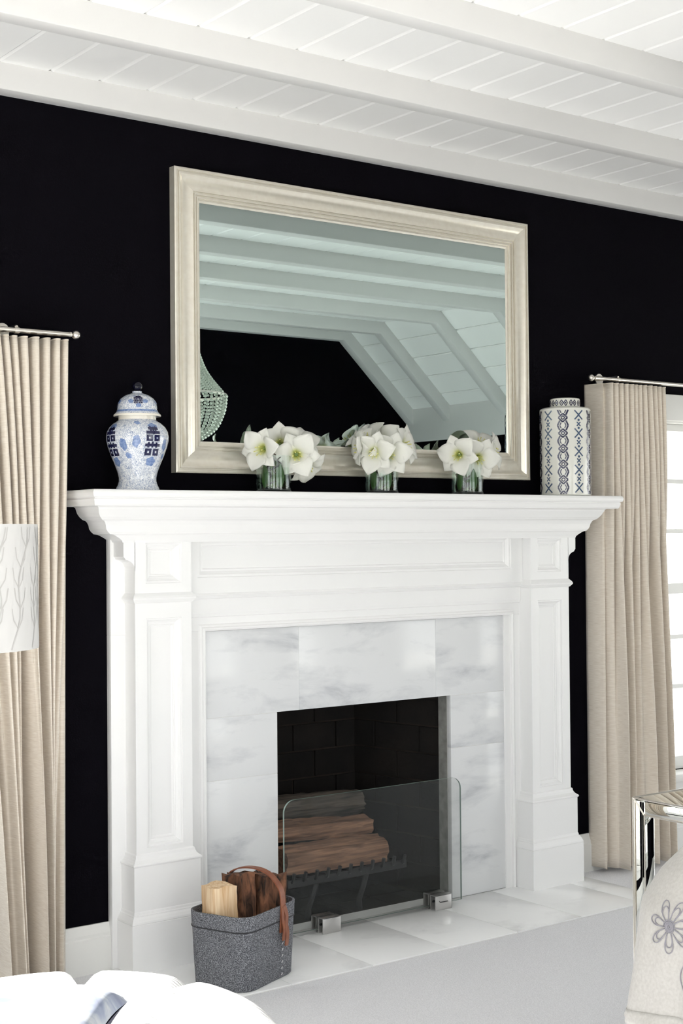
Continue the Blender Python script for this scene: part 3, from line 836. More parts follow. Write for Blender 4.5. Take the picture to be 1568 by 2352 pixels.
lidp = [(.058, 1.8505), (.075, 1.8505), (.0775, 1.853), (.0765, 1.857), (.070, 1.864), (.0665, 1.872), (.0655, 1.882), (.0635, 1.894), (.056, 1.908), (.043, 1.9185), (.030, 1.924), (.020, 1.927), (.016, 1.929), (.0155, 1.934), (.010, 1.935)]
lid = MB().lathe(lidp, jx_, jy_, 56).build('jar_lid', 'porcelain', jar, smooth=True, angle=30)
MB().lathe([(.074, 1.8495), (.0785, 1.8500), (.0788, 1.8535), (.0775, 1.8565), (.0745, 1.858)], jx_, jy_, 56, False).build('lid_rim', 'cream', lid, smooth=True)
mb = MB(); mb.sphere((jx_, jy_, 1.9505), .0175, 24, 16); mb.build('knob', 'navydark', lid, smooth=True)
fJ = surf(jb, jx_, jy_); fL = surf(lidp[2:], jx_, jy_)
aC = math.atan2(CAM.y - jy_, CAM.x - jx_)
for i, dg in enumerate((31, -59, 121, 211)):
    a0 = aC + math.radians(dg)
    mb = MB(); happiness(mb, fJ, a0, 0, 1.716, .056, .098); mb.build('painted_character', 'navy', body)
    for j, (du, zz, ru, rz) in enumerate(((.002, 1.812, .017, .011), (.002, 1.697, .017, .015), (-.058, 1.762, .013, .020), (.054, 1.752, .0125, .020), (-.045, 1.824, .010, .006), (.060, 1.716, .010, .010))):
        mb = MB(); blob(mb, fJ, a0, du, zz, ru, rz, 20, j + i); mb.build('painted_blossom', 'blue', body)
for i, dg in enumerate((3, 93, 183, 273)):
    a0 = aC + math.radians(dg)
    mb = MB(); happiness(mb, fL, a0, 0, 1.889, .030, .026, .0022); mb.build('painted_character', 'navy', lid)
    for du, zz in ((-.024, 1.897), (.024, 1.897), (.001, 1.883)):
        mb = MB(); blob(mb, fL, a0, du, zz, .009, .007, 16, i, .0018); mb.build('painted_blossom', 'blue', lid)
mb = MB()
for k in range(40): rect(mb, fL, 2 * PI * k / 40, -.006, .006, 1.864, 1.8705, .0005)
mb.build('painted_band', 'blue', lid)

# ------------------------------------------------------------------ tall patterned jar
tx_, ty_ = 2.075, -.082
tp = [(.098, 1.6035), (.103, 1.6050), (.1055, 1.608), (.1055, 1.955), (.104, 1.962), (.099, 1.9665), (.090, 1.969), (.066, 1.970)]
tj = thing('tall_jar', (tx_, ty_, 1.6035), 'tall cylindrical lidded jar with navy diamond and chevron columns beside the far curtain', 'jar')
tb = MB().lathe([(.05, 1.6035)] + tp + [(.055, 1.9705)], tx_, ty_, 72).build('jar_body', 'ivory', tj, smooth=True, angle=30)
tlp = [(.050, 1.9708), (.0605, 1.9708), (.0625, 1.973), (.0625, 2.001), (.060, 2.006), (.052, 2.009), (.030, 2.011)]
tl = MB().lathe(tlp + [(.005, 2.0115)], tx_, ty_, 56).build('jar_lid', 'ivory', tj, smooth=True, angle=30)
fT = surf(tp, tx_, ty_); fTL = surf(tlp, tx_, ty_)
aT = math.atan2(CAM.y - ty_, CAM.x - tx_)
pch = .0634
for i in range(10):
    a0 = aT + math.radians(-4.8 + 36 * i)
    mb = MB()
    lo, hi = 1.610, 1.954
    def st(p, q, w):
        (u0_, z0_), (u1_, z1_) = p, q
        if max(z0_, z1_) <= lo or min(z0_, z1_) >= hi: return
        if z0_ > z1_: u0_, z0_, u1_, z1_ = u1_, z1_, u0_, z0_
        if z0_ < lo: u0_ += (u1_ - u0_) * (lo - z0_) / (z1_ - z0_); z0_ = lo
        if z1_ > hi: u1_ = u0_ + (u1_ - u0_) * (hi - z0_) / (z1_ - z0_); z1_ = hi
        stroke(mb, fT, a0, (u0_, z0_), (u1_, z1_), w, .0006, 2)
    for k in range(-1, 7):
        if i % 2 == 0:
            zc_ = 1.922 - pch * k
            for hw, hh, w in ((.0185, .0175, .0062), (.0080, .0080, .0042)):
                for sx_ in (-1, 1):
                    st((0, zc_ + hh), (sx_ * hw, zc_), w); st((0, zc_ - hh), (sx_ * hw, zc_), w)
            zm = zc_ - pch / 2
            for sx_ in (-1, 1):
                st((sx_ * .0125, zm + .020), (sx_ * .0215, zm), .0068); st((sx_ * .0125, zm - .020), (sx_ * .0215, zm), .0068)
                st((sx_ * .007, zm + .012), (sx_ * .0125, zm), .0042); st((sx_ * .007, zm - .012), (sx_ * .0125, zm), .0042)
        else:
            zc_ = 1.890 - pch * k * 1.18 + .006
            p2 = pch * 1.18
            for sx_ in (-1, 1):
                st((0, zc_ - p2 / 2 + .0005), (sx_ * .0185, zc_ - p2 / 2 + .019), .0058)
                st((0, zc_ + p2 / 2 - .0005), (sx_ * .0185, zc_ + p2 / 2 - .019), .0058)
                st((-sx_ * .0085, zc_ - .0085), (sx_ * .0085, zc_ + .0085), .0048)
            for zz in (-.0165, .0165):
                if lo + .004 < zc_ + zz < hi - .004: blob(mb, fT, a0, 0, zc_ + zz, .0052, .0052, 12, 0, .0006)
    mb.build('painted_column', 'navy' if i % 2 == 0 else 'teal', tb)
    mb = MB()
    for du in (-.0085, .0085):
        for hw, hh, w in ((.0075, .0125, .0034),):
            for sx_ in (-1, 1):
                stroke(mb, fTL, a0, (du, 1.987 + hh), (du + sx_ * hw, 1.987), w); stroke(mb, fTL, a0, (du, 1.987 - hh), (du + sx_ * hw, 1.987), w)
        blob(mb, fTL, a0, du, 1.987, .0028, .004, 10, 0, .0006)
    mb.build('painted_diamonds', 'navy', tl)

# ------------------------------------------------------------------ vases with amaryllis
def basis(d):
    d = Vector(d).normalized(); a = Vector((0, 0, 1)) if abs(d.z) < .95 else Vector((1, 0, 0))
    x_ = a.cross(d).normalized(); return x_, d.cross(x_), d
VX = {1: (.614, -.082), 2: (1.103, -.082), 3: (1.532, -.082)}
vlab = {1: 'clear glass cylinder vase nearest the blue and white ginger jar', 2: 'clear glass cylinder vase in the middle of the mantel', 3: 'clear glass cylinder vase nearest the tall patterned jar'}
near = {1: 'in the vase nearest the ginger jar', 2: 'in the middle vase', 3: 'in the vase nearest the tall jar'}
for k, (vx, vy) in VX.items():
    v = thing('glass_vase', (vx, vy, 1.6035), vlab[k], 'vase', 'glass vases on the mantel')
    H_ = .128
    prof = [(.002, 1.6036), (.058, 1.6036), (.0615, 1.606), (.0625, 1.610), (.0625, 1.6035 + H_), (.0615, 1.6045 + H_), (.0600, 1.6035 + H_), (.0598, 1.616), (.056, 1.613), (.002, 1.613)]
    MB().lathe(prof, vx, vy, 48).build('vase_wall', 'vase', v, smooth=True, angle=50)
    MB().lathe([(.002, 1.6135), (.0585, 1.6135), (.0592, 1.617), (.0592, 1.690), (.002, 1.690)], vx, vy, 48).build('water', 'water', v, smooth=True, angle=50)
    rnd = random.Random(k * 11)
    tw = thing('twig_bundle', (vx, vy, 1.617), 'dark curly twigs and leaves ' + near[k], 'twigs', 'twigs in the glass vases')
    for q in range(12):
        a = rnd.uniform(0, 2 * PI); P = []
        r1 = rnd.uniform(.025, .052)
        for t in range(9):
            s_ = t / 8
            aa = a + rnd.uniform(.3, 1.2) * s_ * 3 + .25 * sin(9 * s_ + q)
            P.append((vx + r1 * cos(aa) * (1 - .25 * s_), vy + r1 * sin(aa) * (1 - .25 * s_), 1.618 + .118 * s_ + .006 * sin(7 * s_ + q)))
        MB().tube(catmull(P, 3), rnd.uniform(.0016, .0034), 6).build('twig', 'twig', tw, smooth=True)
    for q in range(3):
        a = math.atan2(CAM.y - vy, CAM.x - vx) + (-.7, .5, 2.4)[q]
        rows = []
        for i in range(9):
            s_ = i / 8; w = .017 * sin(PI * min(1, s_ * .92 + .08)) + .001
            rows.append([(vx + .05 * cos(a + j * w / .05), vy + .05 * sin(a + j * w / .05), 1.619 + .085 * s_) for j in (-1, -.5, 0, .5, 1)])
        mb = MB(); mb.grid(rows); o = mb.build('leaf', 'leaf', tw, smooth=True); solid(o, .0008)

BLOOMS = [
 (1, (0.53, -0.12, 1.753), (-0.866, -0.433, -0.10), .92, 'white bloom tilting out towards the jar'),
 (1, (0.644, -0.08, 1.780), (-0.553, -0.829, 0.083), .95, 'upright white bloom at the centre'),
 (1, (0.761, -0.04, 1.792), (-0.074, -0.736, 0.60), .95, 'white bloom turned upward at the back'),
 (1, (0.672, -0.145, 1.736), (-0.513, -0.856, -0.066), 1.0, 'wide open white bloom with green-yellow throat'),
 (1, (0.735, -0.12, 1.692), (0.10, -0.652, -0.70), .85, 'white bloom drooping lowest beside the glass'),
 (2, (1.065, -0.03, 1.822), (-0.585, -0.176, 0.792), 1.0, 'tallest white bloom pointing upward'),
 (2, (1.121, -0.06, 1.805), (-0.515, -0.784, 0.347), .95, 'greenish white bloom at the back'),
 (2, (1.02, -0.14, 1.753), (-0.701, -0.695, -0.161), .95, 'front white bloom nearer the ginger jar'),
 (2, (1.088, -0.15, 1.749), (-0.468, -0.876, -0.115), 1.0, 'front white bloom nearer the tall jar'),
 (2, (1.227, -0.08, 1.793), (0.397, -0.896, 0.198), .95, 'white bloom turned sideways to the tall jar'),
 (2, (0.985, -0.09, 1.774), (-0.963, 0.266, -0.05), .85, 'white bloom turned sideways to the ginger jar'),
 (3, (1.438, -0.13, 1.755), (-0.798, -0.593, -0.108), 1.0, 'open white bloom at the front, outer side'),
 (3, (1.541, -0.08, 1.780), (-0.56, -0.757, 0.336), .72, 'small half-open greenish bloom between others'),
 (3, (1.542, -0.14, 1.743), (-0.423, -0.892, -0.162), 1.0, 'open white bloom leaning over the rim'),
 (3, (1.633, -0.05, 1.822), (-0.107, -0.602, 0.791), .95, 'highest white bloom facing up'),
 (3, (1.680, -0.08, 1.781), (0.471, -0.881, 0.039), .95, 'white bloom seen side-on at the edge')]
for bi, (vk, ctr, d, scl, lab) in enumerate(BLOOMS):
    rnd = random.Random(100 + bi)
    X_, Y_, Z_ = basis(d)
    basep = Vector(ctr) - Z_ * .046 * scl
    fl = thing('amaryllis_flower', tuple(basep), lab + ' ' + near[vk], 'flower', 'white amaryllis blooms')
    BASE[fl.name] = basep
    spin = rnd.uniform(0, 1)
    op = rnd.uniform(.92, 1.08) * (.72 if scl < .8 else 1)
    for p in range(6):
        a0 = 2 * PI * p / 6 + spin
        inner = p % 2
        scl_ = scl * 1.10; Lm = scl_ * (1.0 if not inner else .96); Wd = scl_ * (.040 if not inner else .033)
        cup = rnd.uniform(.85, 1.15); rec = rnd.uniform(-.012, .010)
        rows = []
        for i in range(13):
            t = i / 12
            rr = (.005 + .020 * t + .056 * t ** 1.9 * op) * Lm
            hh = (.062 * (1 - (1 - t) ** 1.7) - .018 * t ** 3 * op + rec * t ** 3 - .004 * inner) * Lm
            w = Wd * (sin(PI * (t ** .95 * .93 + .05))) ** .8 * min(1, .25 + 1.3 * t) + .0008
            if t > .88: w *= max(.10, (1 - t) / .12) ** .5
            row = []
            for j in range(7):
                s_ = (j - 3) / 3
                ww = w * s_
                bend = .16 * cup * w * s_ * s_ * (1 - .5 * t) + .0022 * sin(9 * t + 4 * s_ + p) * t
                lx, lz = rr - bend * .4, hh + bend
                px = lx * cos(a0) - ww * sin(a0); py = lx * sin(a0) + ww * cos(a0)
                row.append(basep + X_ * px + Y_ * py + Z_ * lz)
            rows.append(row)
        mb = MB(); mb.grid(rows)
        o = mb.build('petal', 'petal', fl, smooth=True, angle=80); solid(o, .0007)
    mb = MB()
    for q in range(6):
        a = spin + q * 1.047; P = [basep + X_ * (.004 + .012 * t) * cos(a) + (Y_ * (.004 + .012 * t)) * sin(a) + Z_ * (.060 * t * scl) - Vector((0, 0, .006 * t * t)) for t in (0, .3, .6, .85, 1)]
        mb.tube(P, [.0011, .0009, .0009, .0012, .0024], 5)
    mb.build('stamens', 'stamen', fl)
    vx, vy = VX[vk]
    q0 = basep + Z_ * .008; q1 = basep - Z_ * .022
    rim = Vector((vx + max(-.045, min(.045, (basep.x - vx) * .55)), vy + max(-.04, min(.04, (basep.y - vy) * .5)), 1.735))
    foot = Vector((vx - (rim.x - vx) * .5, vy - (rim.y - vy) * .5, 1.622))
    mb = MB(); mb.tube(catmull([q0, q1, rim, (rim + foot) / 2, foot], 6), [.0075] * 6 + [.0055] * 19, 8)
    mb.build('stem', 'stem', fl, smooth=True)

# ------------------------------------------------------------------ felt log basket
bx_, by_ = .306, -.343; ang = math.radians(23.0); bh = .246
def rr_pts(hw, hd, rc, n=9, seg=6):
    P = []
    for cx_, cy_, a0 in ((hw - rc, hd - rc, 0), (-hw + rc, hd - rc, PI / 2), (-hw + rc, -hd + rc, PI), (hw - rc, -hd + rc, 1.5 * PI)):
        for k in range(n): P.append((cx_ + rc * cos(a0 + k * PI / 2 / (n - 1)), cy_ + rc * sin(a0 + k * PI / 2 / (n - 1))))
    return P
def bput(u, v, z): return (bx_ + u * cos(ang) - v * sin(ang), by_ + u * sin(ang) + v * cos(ang), z)
bk = thing('log_basket', (bx_, by_, .0066), 'grey felt log basket with a tan leather strap on the hearth', 'basket')
rings = []
def bring(z, grow): return [bput(u, v, z) for u, v in rr_pts(.150 + grow, .112 + grow, .055)]
o_ = [bring(.0068, -.010), bring(.0068, -.004), bring(.012, 0), bring(.10, .004), bring(.195, .007), bring(.198, .0085), bring(.205, .0085), bring(bh, .010), bring(bh + .001, .008), bring(bh, .005), bring(.10, -.002), bring(.016, -.006), bring(.016, -.03)]
mb = MB(); mb.loft(o_); mb.build('basket_body', 'felt', bk, smooth=True, angle=50)
mb = MB(); mb.loft([bring(.1955, .0092), bring(.1985, .0098), bring(.2000, .0092), bring(.1985, .006)], True, False); mb.build('seam', 'ink', bk, smooth=True)
# stitches down the front face near the strap
for k in range(9):
    u = .046; z = .02 + k * .020
    P = [bput(u - .003, -.1155 - .010 * z / .25 - .0018, z), bput(u + .003, -.1155 - .010 * z / .25 - .0018, z + .006)]
    MB().tube(P, .0012, 5).build('stitch', 'thread', bk)
# leather handle: an arching strap over the top plus a hanging tail
hp = [bput(.040, -.1235, .16), bput(.042, -.1255, .21), bput(.044, -.125, .25), bput(.050, -.112, .30), bput(.048, -.065, .345), bput(.040, .00, .358), bput(.035, .065, .340), bput(.032, .103, .285), bput(.030, .1245, .245), bput(.030, .124, .18)]
hp = catmull(hp, 6)
def strap(pts, wdir, w, th):
    mb = MB(); R = []
    for i, p in enumerate(pts):
        t = (pts[min(i + 1, len(pts) - 1)] - pts[max(0, i - 1)]).normalized()
        wd_ = (wdir - t * wdir.dot(t)).normalized(); n_ = t.cross(wd_)
        R.append([p + wd_ * w - n_ * th, p + wd_ * w + n_ * th, p - wd_ * w + n_ * th, p - wd_ * w - n_ * th])
    mb.loft(R); return mb
wdir = Vector((cos(ang), sin(ang), 0)) 
strap(hp, wdir, .013, .002).build('handle', 'leather', bk, smooth=True, angle=60)
tail = catmull([bput(.047, -.1275, .245), bput(.056, -.131, .215), bput(.050, -.134, .185), bput(.058, -.133, .150), bput(.054, -.131, .115)], 6)
strap(tail, wdir, .009, .0016).build('strap_tail', 'leather', bk, smooth=True, angle=60)
tail = catmull([bput(.040, -.1275, .240), bput(.034, -.131, .205), bput(.040, -.133, .175), bput(.036, -.131, .135)], 6)
strap(tail, wdir, .007, .0016).build('strap_tail', 'leather', bk, smooth=True, angle=60)
GB = 'firewood standing in the felt basket'
log('firewood_log', bput(-.088, .028, .020), bput(-.094, .034, .325), [(-.045, -.046), (.045, -.040), (.046, .030), (-.040, .046)], 'palewood', 'pale split pine log standing upright in the felt basket', 'log', GB, .002, seed=21)
log('firewood_log', bput(-.004, .005, .020), bput(.012, .030, .340), [(-.035, -.045), (.03, -.05), (.045, .02), (-.01, .05)], 'bark', 'dark bark-covered log in the middle of the felt basket', 'log', GB, .005, seed=22, twist=.3)
log('firewood_log', bput(.080, -.035, .020), bput(.092, -.022, .330), [(-.045, -.055), (.04, -.05), (.05, .03), (-.02, .055)], 'bark', 'reddish dark bark log under the leather strap in the felt basket', 'log', GB, .005, seed=23, twist=-.2)

# ------------------------------------------------------------------ floor lamp
lx, ly = -.913, -.896
lamp = thing('floor_lamp', (lx, ly, 0), 'floor lamp with white drum shade printed with pale branches', 'lamp')
LR, LZ0, LZ1 = .224, 1.176, 1.483
shade_o = MB().lathe([(LR - .003, LZ0), (LR, LZ0), (LR - .002, LZ1), (LR - .005, LZ1), (LR - .003, LZ0)], lx, ly, 72, False).build('lamp_shade', 'shade', lamp, smooth=True, angle=30)
fS = surf([(LR, LZ0), (LR - .002, LZ1)], lx, ly)
mb = MB(); rnd = random.Random(5)
for k in range(22):
    mb = MB(); a0 = 2 * PI * k / 22 + rnd.uniform(-.06, .06); u = 0; z = LZ0 + .005; lean = rnd.uniform(-.25, .25)
    main = []
    for i in range(13):
        main.append((u + .010 * sin(i * .8 + k), z)); z += .0245; u += lean * .02
    for p, q in zip(main, main[1:]): stroke(mb, fS, a0, p, q, .0042, .0006, 1)
    for i in range(2, 11, 2):
        for s_ in (-1, 1):
            p = main[i]; q = (p[0] + s_ * .016, p[1] + .022); r_ = (p[0] + s_ * .021, p[1] + .05)
            if r_[1] < LZ1 - .003:
                stroke(mb, fS, a0, p, q, .0036, .0006, 1); stroke(mb, fS, a0, q, r_, .0030, .0006, 1)
    mb.build('printed_branch', 'print', shade_o)
MB().tube([(lx, ly, .03), (lx, ly, 1.40)], .010, 14).build('pole', 'nickel', lamp, smooth=True)
MB().lathe([(.002, 0), (.14, 0), (.142, .008), (.135, .018), (.03, .028), (.012, .045), (.011, .06)], lx, ly, 40).build('base', 'nickel', lamp, smooth=True)
mb = MB()
for k in range(3):
    a = k * 2 * PI / 3; mb.tube([(lx, ly, 1.41), (lx + (LR - .004) * cos(a), ly + (LR - .004) * sin(a), LZ1 - .006)], .002, 6)
mb.build('shade_spider', 'nickel', lamp)
mb = MB(); mb.sphere((lx, ly, 1.35), .03, 16, 10); mb.tube([(lx, ly, 1.28), (lx, ly, 1.33)], .014, 12); mb.build('bulb', 'plastic', lamp, smooth=True)

# ------------------------------------------------------------------ round tufted ottoman with cushion
ox, oy, OR, OH = -1.02, -1.73, .470, .478
ott = thing('tufted_ottoman', (ox, oy, 0), 'round white ribbed ottoman with deep scalloped tufts in sunlight', 'ottoman')
NL = 10; ph0 = .35
def ott_z(r, a):
    """height of tufted top at radius r (0..1)"""
    c = abs(sin(NL / 2 * (a - ph0)))                  # 0 on a crease
    z = OH + .018 * (1 - r * r)
    ed = max(0, min(1, (r - .45) / .4))
    z -= .040 * ed * math.exp(-(c / .28) ** 2) * (1 if r < 1 else 1)
    z -= .055 * max(0, (r - .80) / .20) ** 2.2        # rolled edge
    for k in range(NL):
        for rb, da in ((.52, 0),):
            b = ph0 + 2 * PI * k / NL + da
            d2 = (r * cos(a) - rb * cos(b)) ** 2 + (r * sin(a) - rb * sin(b)) ** 2
            z -= .045 * math.exp(-d2 / .008)
    for k in range(5):
        b = ph0 + PI / NL + 2 * PI * k / 5
        d2 = (r * cos(a) - .2 * cos(b)) ** 2 + (r * sin(a) - .2 * sin(b)) ** 2
        z -= .040 * math.exp(-d2 / .008)
    return z
rings = []; NA = 180
def ott_r(a): return OR * (1 - .035 * math.exp(-(abs(sin(NL / 2 * (a - ph0))) / .25) ** 2))
for i in range(1, 41):
    r = i / 40
    rings.append([(ox + ott_r(a) * r * cos(a), oy + ott_r(a) * r * sin(a), ott_z(r, a)) for a in [2 * PI * j / NA for j in range(NA)]])
zl = [(1.012, .375), (1.018, .34), (1.012, .30), (.99, .25), (.975, .20), (.975, .10)]
for f_, z in zl:
    rings.append([(ox + ott_r(a) * f_ * cos(a), oy + ott_r(a) * f_ * sin(a), z) for a in [2 * PI * j / NA for j in range(NA)]])
mb = MB(); mb.loft(rings, True, True); mb.build('upholstery', 'ribbed', ott, smooth=True, angle=80)
for k in range(4):
    a = PI / 4 + k * PI / 2
    MB().lathe([(.012, 0), (.018, .0), (.024, .10), (.02, .102)], ox + .33 * cos(a), oy + .33 * sin(a), 16).build('foot', 'iron', ott, smooth=True)
for k in range(NL):
    b = ph0 + 2 * PI * k / NL
    mb = MB(); mb.sphere((ox + ott_r(b) * .52 * cos(b), oy + ott_r(b) * .52 * sin(b), ott_z(.52, b) + .002), .010, 12, 8, .6); mb.build('button', 'ribbed', ott, smooth=True)
# cushion lying on the ottoman
cu = thing('cushion', (-1.205, -1.87, .48), 'blue watercolour velvet cushion lying on the white ottoman', 'cushion')
ca = math.radians(-38)
def cush(u, v, w): return (-1.225 + u * cos(ca) - v * sin(ca), -1.90 + u * sin(ca) + v * cos(ca), .558 + w)
mb = MB(); R = []
N_ = 28
top_ = []; bot_ = []
for i in range(N_ + 1):
    rt_, rb_ = [], []
    for j in range(N_ + 1):
        a, b = 2 * i / N_ - 1, 2 * j / N_ - 1
        pin = 1 - .10 * (1 - abs(a) ** 2) * abs(b) ** 3 - .0; pin2 = 1 - .10 * (1 - abs(b) ** 2) * abs(a) ** 3
        t = .060 * max(0, (1 - a ** 4) * (1 - b ** 4)) ** .55
        rt_.append(cush(a * .21 * pin2, b * .21 * pin, t + .003 * sin(6 * a + 4 * b))); rb_.append(cush(a * .21 * pin2, b * .21 * pin, -t * .9 - .001))
    top_.append(rt_); bot_.append(rb_)
mb.grid(top_); mb.build('cushion_front', 'watercolour', cu, smooth=True, angle=80)
mb = MB(); mb.grid(bot_); mb.build('cushion_back', 'darkfab', cu, smooth=True, angle=80)

# ------------------------------------------------------------------ mirrored desk
dx0, dx1, dy0, dy1, dz = .680, 1.95, -2.26, -1.695, .739
lw, ah = .040, .042
desk = thing('mirrored_desk', ((dx0 + dx1) / 2, (dy0 + dy1) / 2, 0), 'mirrored glass desk with slim square legs in front of the window curtain', 'desk')
MB().box(dx0 + .003, dx1 - .003, dy0 + .003, dy1 - .003, dz - .006, dz).build('mirror_top', 'tmirror', desk, bevel=.0025)
for xa in (dx0, dx1 - lw):
    for ya in (dy0, dy1 - lw):
        MB().box(xa, xa + lw, ya, ya + lw, 0, dz - .006).build('leg', 'tmirror', desk, bevel=.003)
MB().box(dx0, dx0 + lw, dy0 + lw, dy1 - lw, dz - ah, dz - .006).build('apron_rail', 'tmirror', desk, bevel=.003)
MB().box(dx1 - lw, dx1, dy0 + lw, dy1 - lw, dz - ah, dz - .006).build('apron_rail', 'tmirror', desk, bevel=.003)
MB().box(dx0 + lw, dx1 - lw, dy1 - lw, dy1, dz - ah, dz - .006).build('apron_rail', 'tmirror', desk, bevel=.003)
MB().box(dx0 + lw, dx1 - lw, dy0, dy0 + lw, dz - ah, dz - .006).build('apron_rail', 'tmirror', desk, bevel=.003)
# champagne edge beading on the leg corners and apron
def bead_(P): MB().tube(P, .0024, 6).build('edge_bead', 'nickel', desk)
e = .0005
bead_([(dx0 - e, dy1 + e, 0), (dx0 - e, dy1 + e, dz)]); bead_([(dx0 - e, dy1 - lw, 0), (dx0 - e, dy1 - lw, dz - ah)])
bead_([(dx0 - e, dy1, dz), (dx0 - e, dy0, dz)]); bead_([(dx0 - e, dy1 - lw, dz - ah), (dx0 - e, dy0 + lw, dz - ah)])
bead_([(dx0, dy1 + e, dz), (dx1, dy1 + e, dz)]); bead_([(dx0 - e, dy1, dz), (dx0 - e, dy1 - lw, dz - ah)])

# ------------------------------------------------------------------ white chair with embroidered throw
cx_, cy_ = .335, -2.30
ch = thing('tub_chair', (cx_, cy_, 0), 'small white upholstered tub chair under the embroidered throw', 'chair')
prof = [(.06, .10), (.185, .10), (.195, .12), (.195, .55), (.185, .60), (.165, .645), (.13, .69), (.09, .72), (.03, .735)]
MB().lathe(prof, cx_, cy_, 48).build('upholstered_body', 'chairfab', ch, smooth=True)
for k in range(4):
    a = PI / 4 + k * PI / 2
    MB().lathe([(.012, 0), (.016, .10)], cx_ + .13 * cos(a), cy_ + .13 * sin(a), 12).build('leg', 'nickel', ch, smooth=True)
tr = [(.105, .751), (.155, .700), (.200, .632), (.218, .535), (.233, .430), (.236, .405)]
tab = [(z, r) for r, z in tr][::-1]
def th_r(z, a):
    r = interp(tab, z)
    fl_ = max(0, min(1, (.66 - z) / .22))
    return r + fl_ * (.010 * sin(5 * a + .6) + .006 * sin(9 * a + 2) + .004 * sin(17 * a)) - .004 * fl_
def th_p(z, a, off=0.0):
    r = th_r(z, a) + off
    return (cx_ + r * cos(a), cy_ + r * sin(a), z)
rows = []
zs_ = [.765 - .001 * 0] + [.751 - (.751 - .405) * i / 30 for i in range(31)]
NA = 160
throw = thing('throw_blanket', (cx_, cy_, .40), 'cream throw with grey embroidered flowers draped over the tub chair', 'blanket')
R = []
for f_, z in ((.05, .771), (.4, .770), (.75, .764)):
    R.append([(cx_ + .105 * f_ * cos(a), cy_ + .105 * f_ * sin(a), z) for a in [2 * PI * j / NA for j in range(NA)]])
for z in zs_[1:]:
    R.append([th_p(z - (.012 * sin(3 * a + 1) + .006 * sin(8 * a)) * max(0, (.5 - z) / .1), a) for a in [2 * PI * j / NA for j in range(NA)]])
mb = MB(); mb.loft(R, True, False)
o = mb.build('cloth', 'throw', throw, smooth=True, angle=80); solid(o, .003)
# ruffled hem
R = []
for i in range(5):
    t = i / 4
    R.append([th_p(.418 - .03 * t - .012 * sin(3 * a + 1) * .9, a, .002 + .007 * t * (1 + .9 * sin(11 * a)) ) for a in [2 * PI * j / NA for j in range(NA)]])
mb = MB(); mb.loft(R, True, False); o = mb.build('ruffled_hem', 'throw', throw, smooth=True, angle=80); solid(o, .003)
# embroidered flowers
aV = math.atan2(CAM.y - cy_, CAM.x - cx_)
def emb(ac, zc, s_, np_, rot):
    o0 = None
    for k in range(np_):
        b = rot + 2 * PI * k / np_
        P = []
        for i in range(15):
            t = i / 14; w_ = .36 * sin(PI * t) ; l_ = .35 + .65 * sin(PI * t / 1.0) ** .6 if False else .32 + .68 * (1 - (2 * t - 1) ** 2) ** .5 if 0 < t < 1 else .32
            an = b + (t - .5) * .62
            u = s_ * l_ * cos(an); v = s_ * l_ * sin(an)
            z = zc + v; a = ac + u / th_r(z, ac)
            P.append(th_p(z, a, .003))
        MB().tube(P, .0013, 5).build('embroidered_petal', 'embroid', throw)
    P = []
    for i in range(60):
        t = i / 59; an = t * 22; l_ = s_ * .28 * t
        z = zc + l_ * sin(an); a = ac + l_ * cos(an) / th_r(z, ac)
        P.append(th_p(z, a, .003))
    MB().tube(P, .0013, 5).build('embroidered_centre', 'embroid', throw)
emb(aV - .72, .610, .055, 7, .3); emb(aV - .72, .610, .043, 7, .3)
emb(aV - .05, .560, .050, 7, .1)
emb(aV + .65, .590, .055, 7, .8)
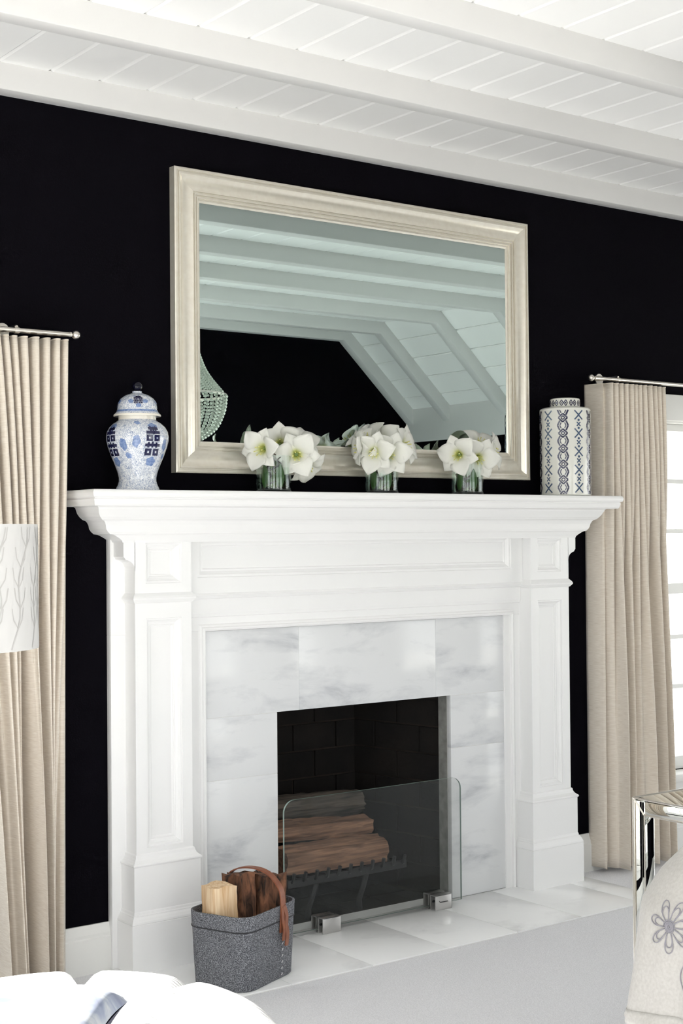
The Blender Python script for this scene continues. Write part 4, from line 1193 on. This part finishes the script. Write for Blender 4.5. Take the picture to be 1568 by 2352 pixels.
for ac, zc in ((aV - .50, .545), (aV + .3, .62), (aV - .36, .50)):
    for s_ in (-1, 1):
        P = [th_p(zc - .06 * t, ac + s_ * .055 * sin(PI * t), .003) for t in [i / 10 for i in range(11)]]
        MB().tube(P, .0013, 5).build('embroidered_leaf', 'embroid', throw)

# ------------------------------------------------------------------ beaded chandelier (seen in the mirror)
hx, hy = 1.53, -2.20
chd = thing('bead_chandelier', (hx, hy, 1.95), 'pale crystal bead basket chandelier hanging from the ceiling, seen in the mirror', 'chandelier')
def strand(pts, r):
    mb = MB()
    for p in pts: mb.sphere(p, r, 6, 4)
    return mb
def along(P, step):
    P = [Vector(p) for p in P]; out = []; acc = 0
    for a, b in zip(P, P[1:]):
        L = (b - a).length
        while acc < L: out.append(a + (b - a) * (acc / L)); acc += step
        acc -= L
    return out
upc = catmull([(hx + .055, hy, 2.86), (hx + .085, hy, 2.70), (hx + .13, hy, 2.50), (hx + .19, hy, 2.32), (hx + .285, hy, 2.195)], 8)
lowc = catmull([(hx + .297, hy, 2.180), (hx + .285, hy, 2.10), (hx + .24, hy, 2.01), (hx + .165, hy, 1.955)], 8)
for P, n_, rr_ in ((upc, 60, .0070), (lowc, 44, .0088)):
    first = strand(along(P, rr_ * 2.05), rr_).build('bead_strand', 'bead', chd, smooth=True)
    # origin at the axis so copies can turn about it
    for v in first.data.vertices: v.co.x += 0
    for k in range(1, n_):
        o = first.copy(); COL.objects.link(o); o.parent = chd; o.rotation_euler = (0, 0, 2 * PI * k / n_)
for r_, z_ in ((.295, 2.186), (.165, 1.952), (.058, 2.865)):
    MB().tube([(hx + r_ * cos(2 * PI * k / 40), hy + r_ * sin(2 * PI * k / 40), z_) for k in range(41)], .007, 6).build('ring', 'nickel', chd, smooth=True)
MB().tube([(hx, hy, 2.86), (hx, hy, ZC - .004)], .006, 8).build('stem', 'nickel', chd)
MB().lathe([(.002, ZC - .03), (.05, ZC - .028), (.055, ZC - .003), (.002, ZC - .003)], hx, hy, 24).build('canopy', 'nickel', chd, smooth=True)
mb = MB()
for k in range(3): mb.tube([(hx, hy, 2.862), (hx + .058 * cos(k * 2.094), hy + .058 * sin(k * 2.094), 2.865)], .004, 6)
mb.build('ring_arm', 'nickel', chd)
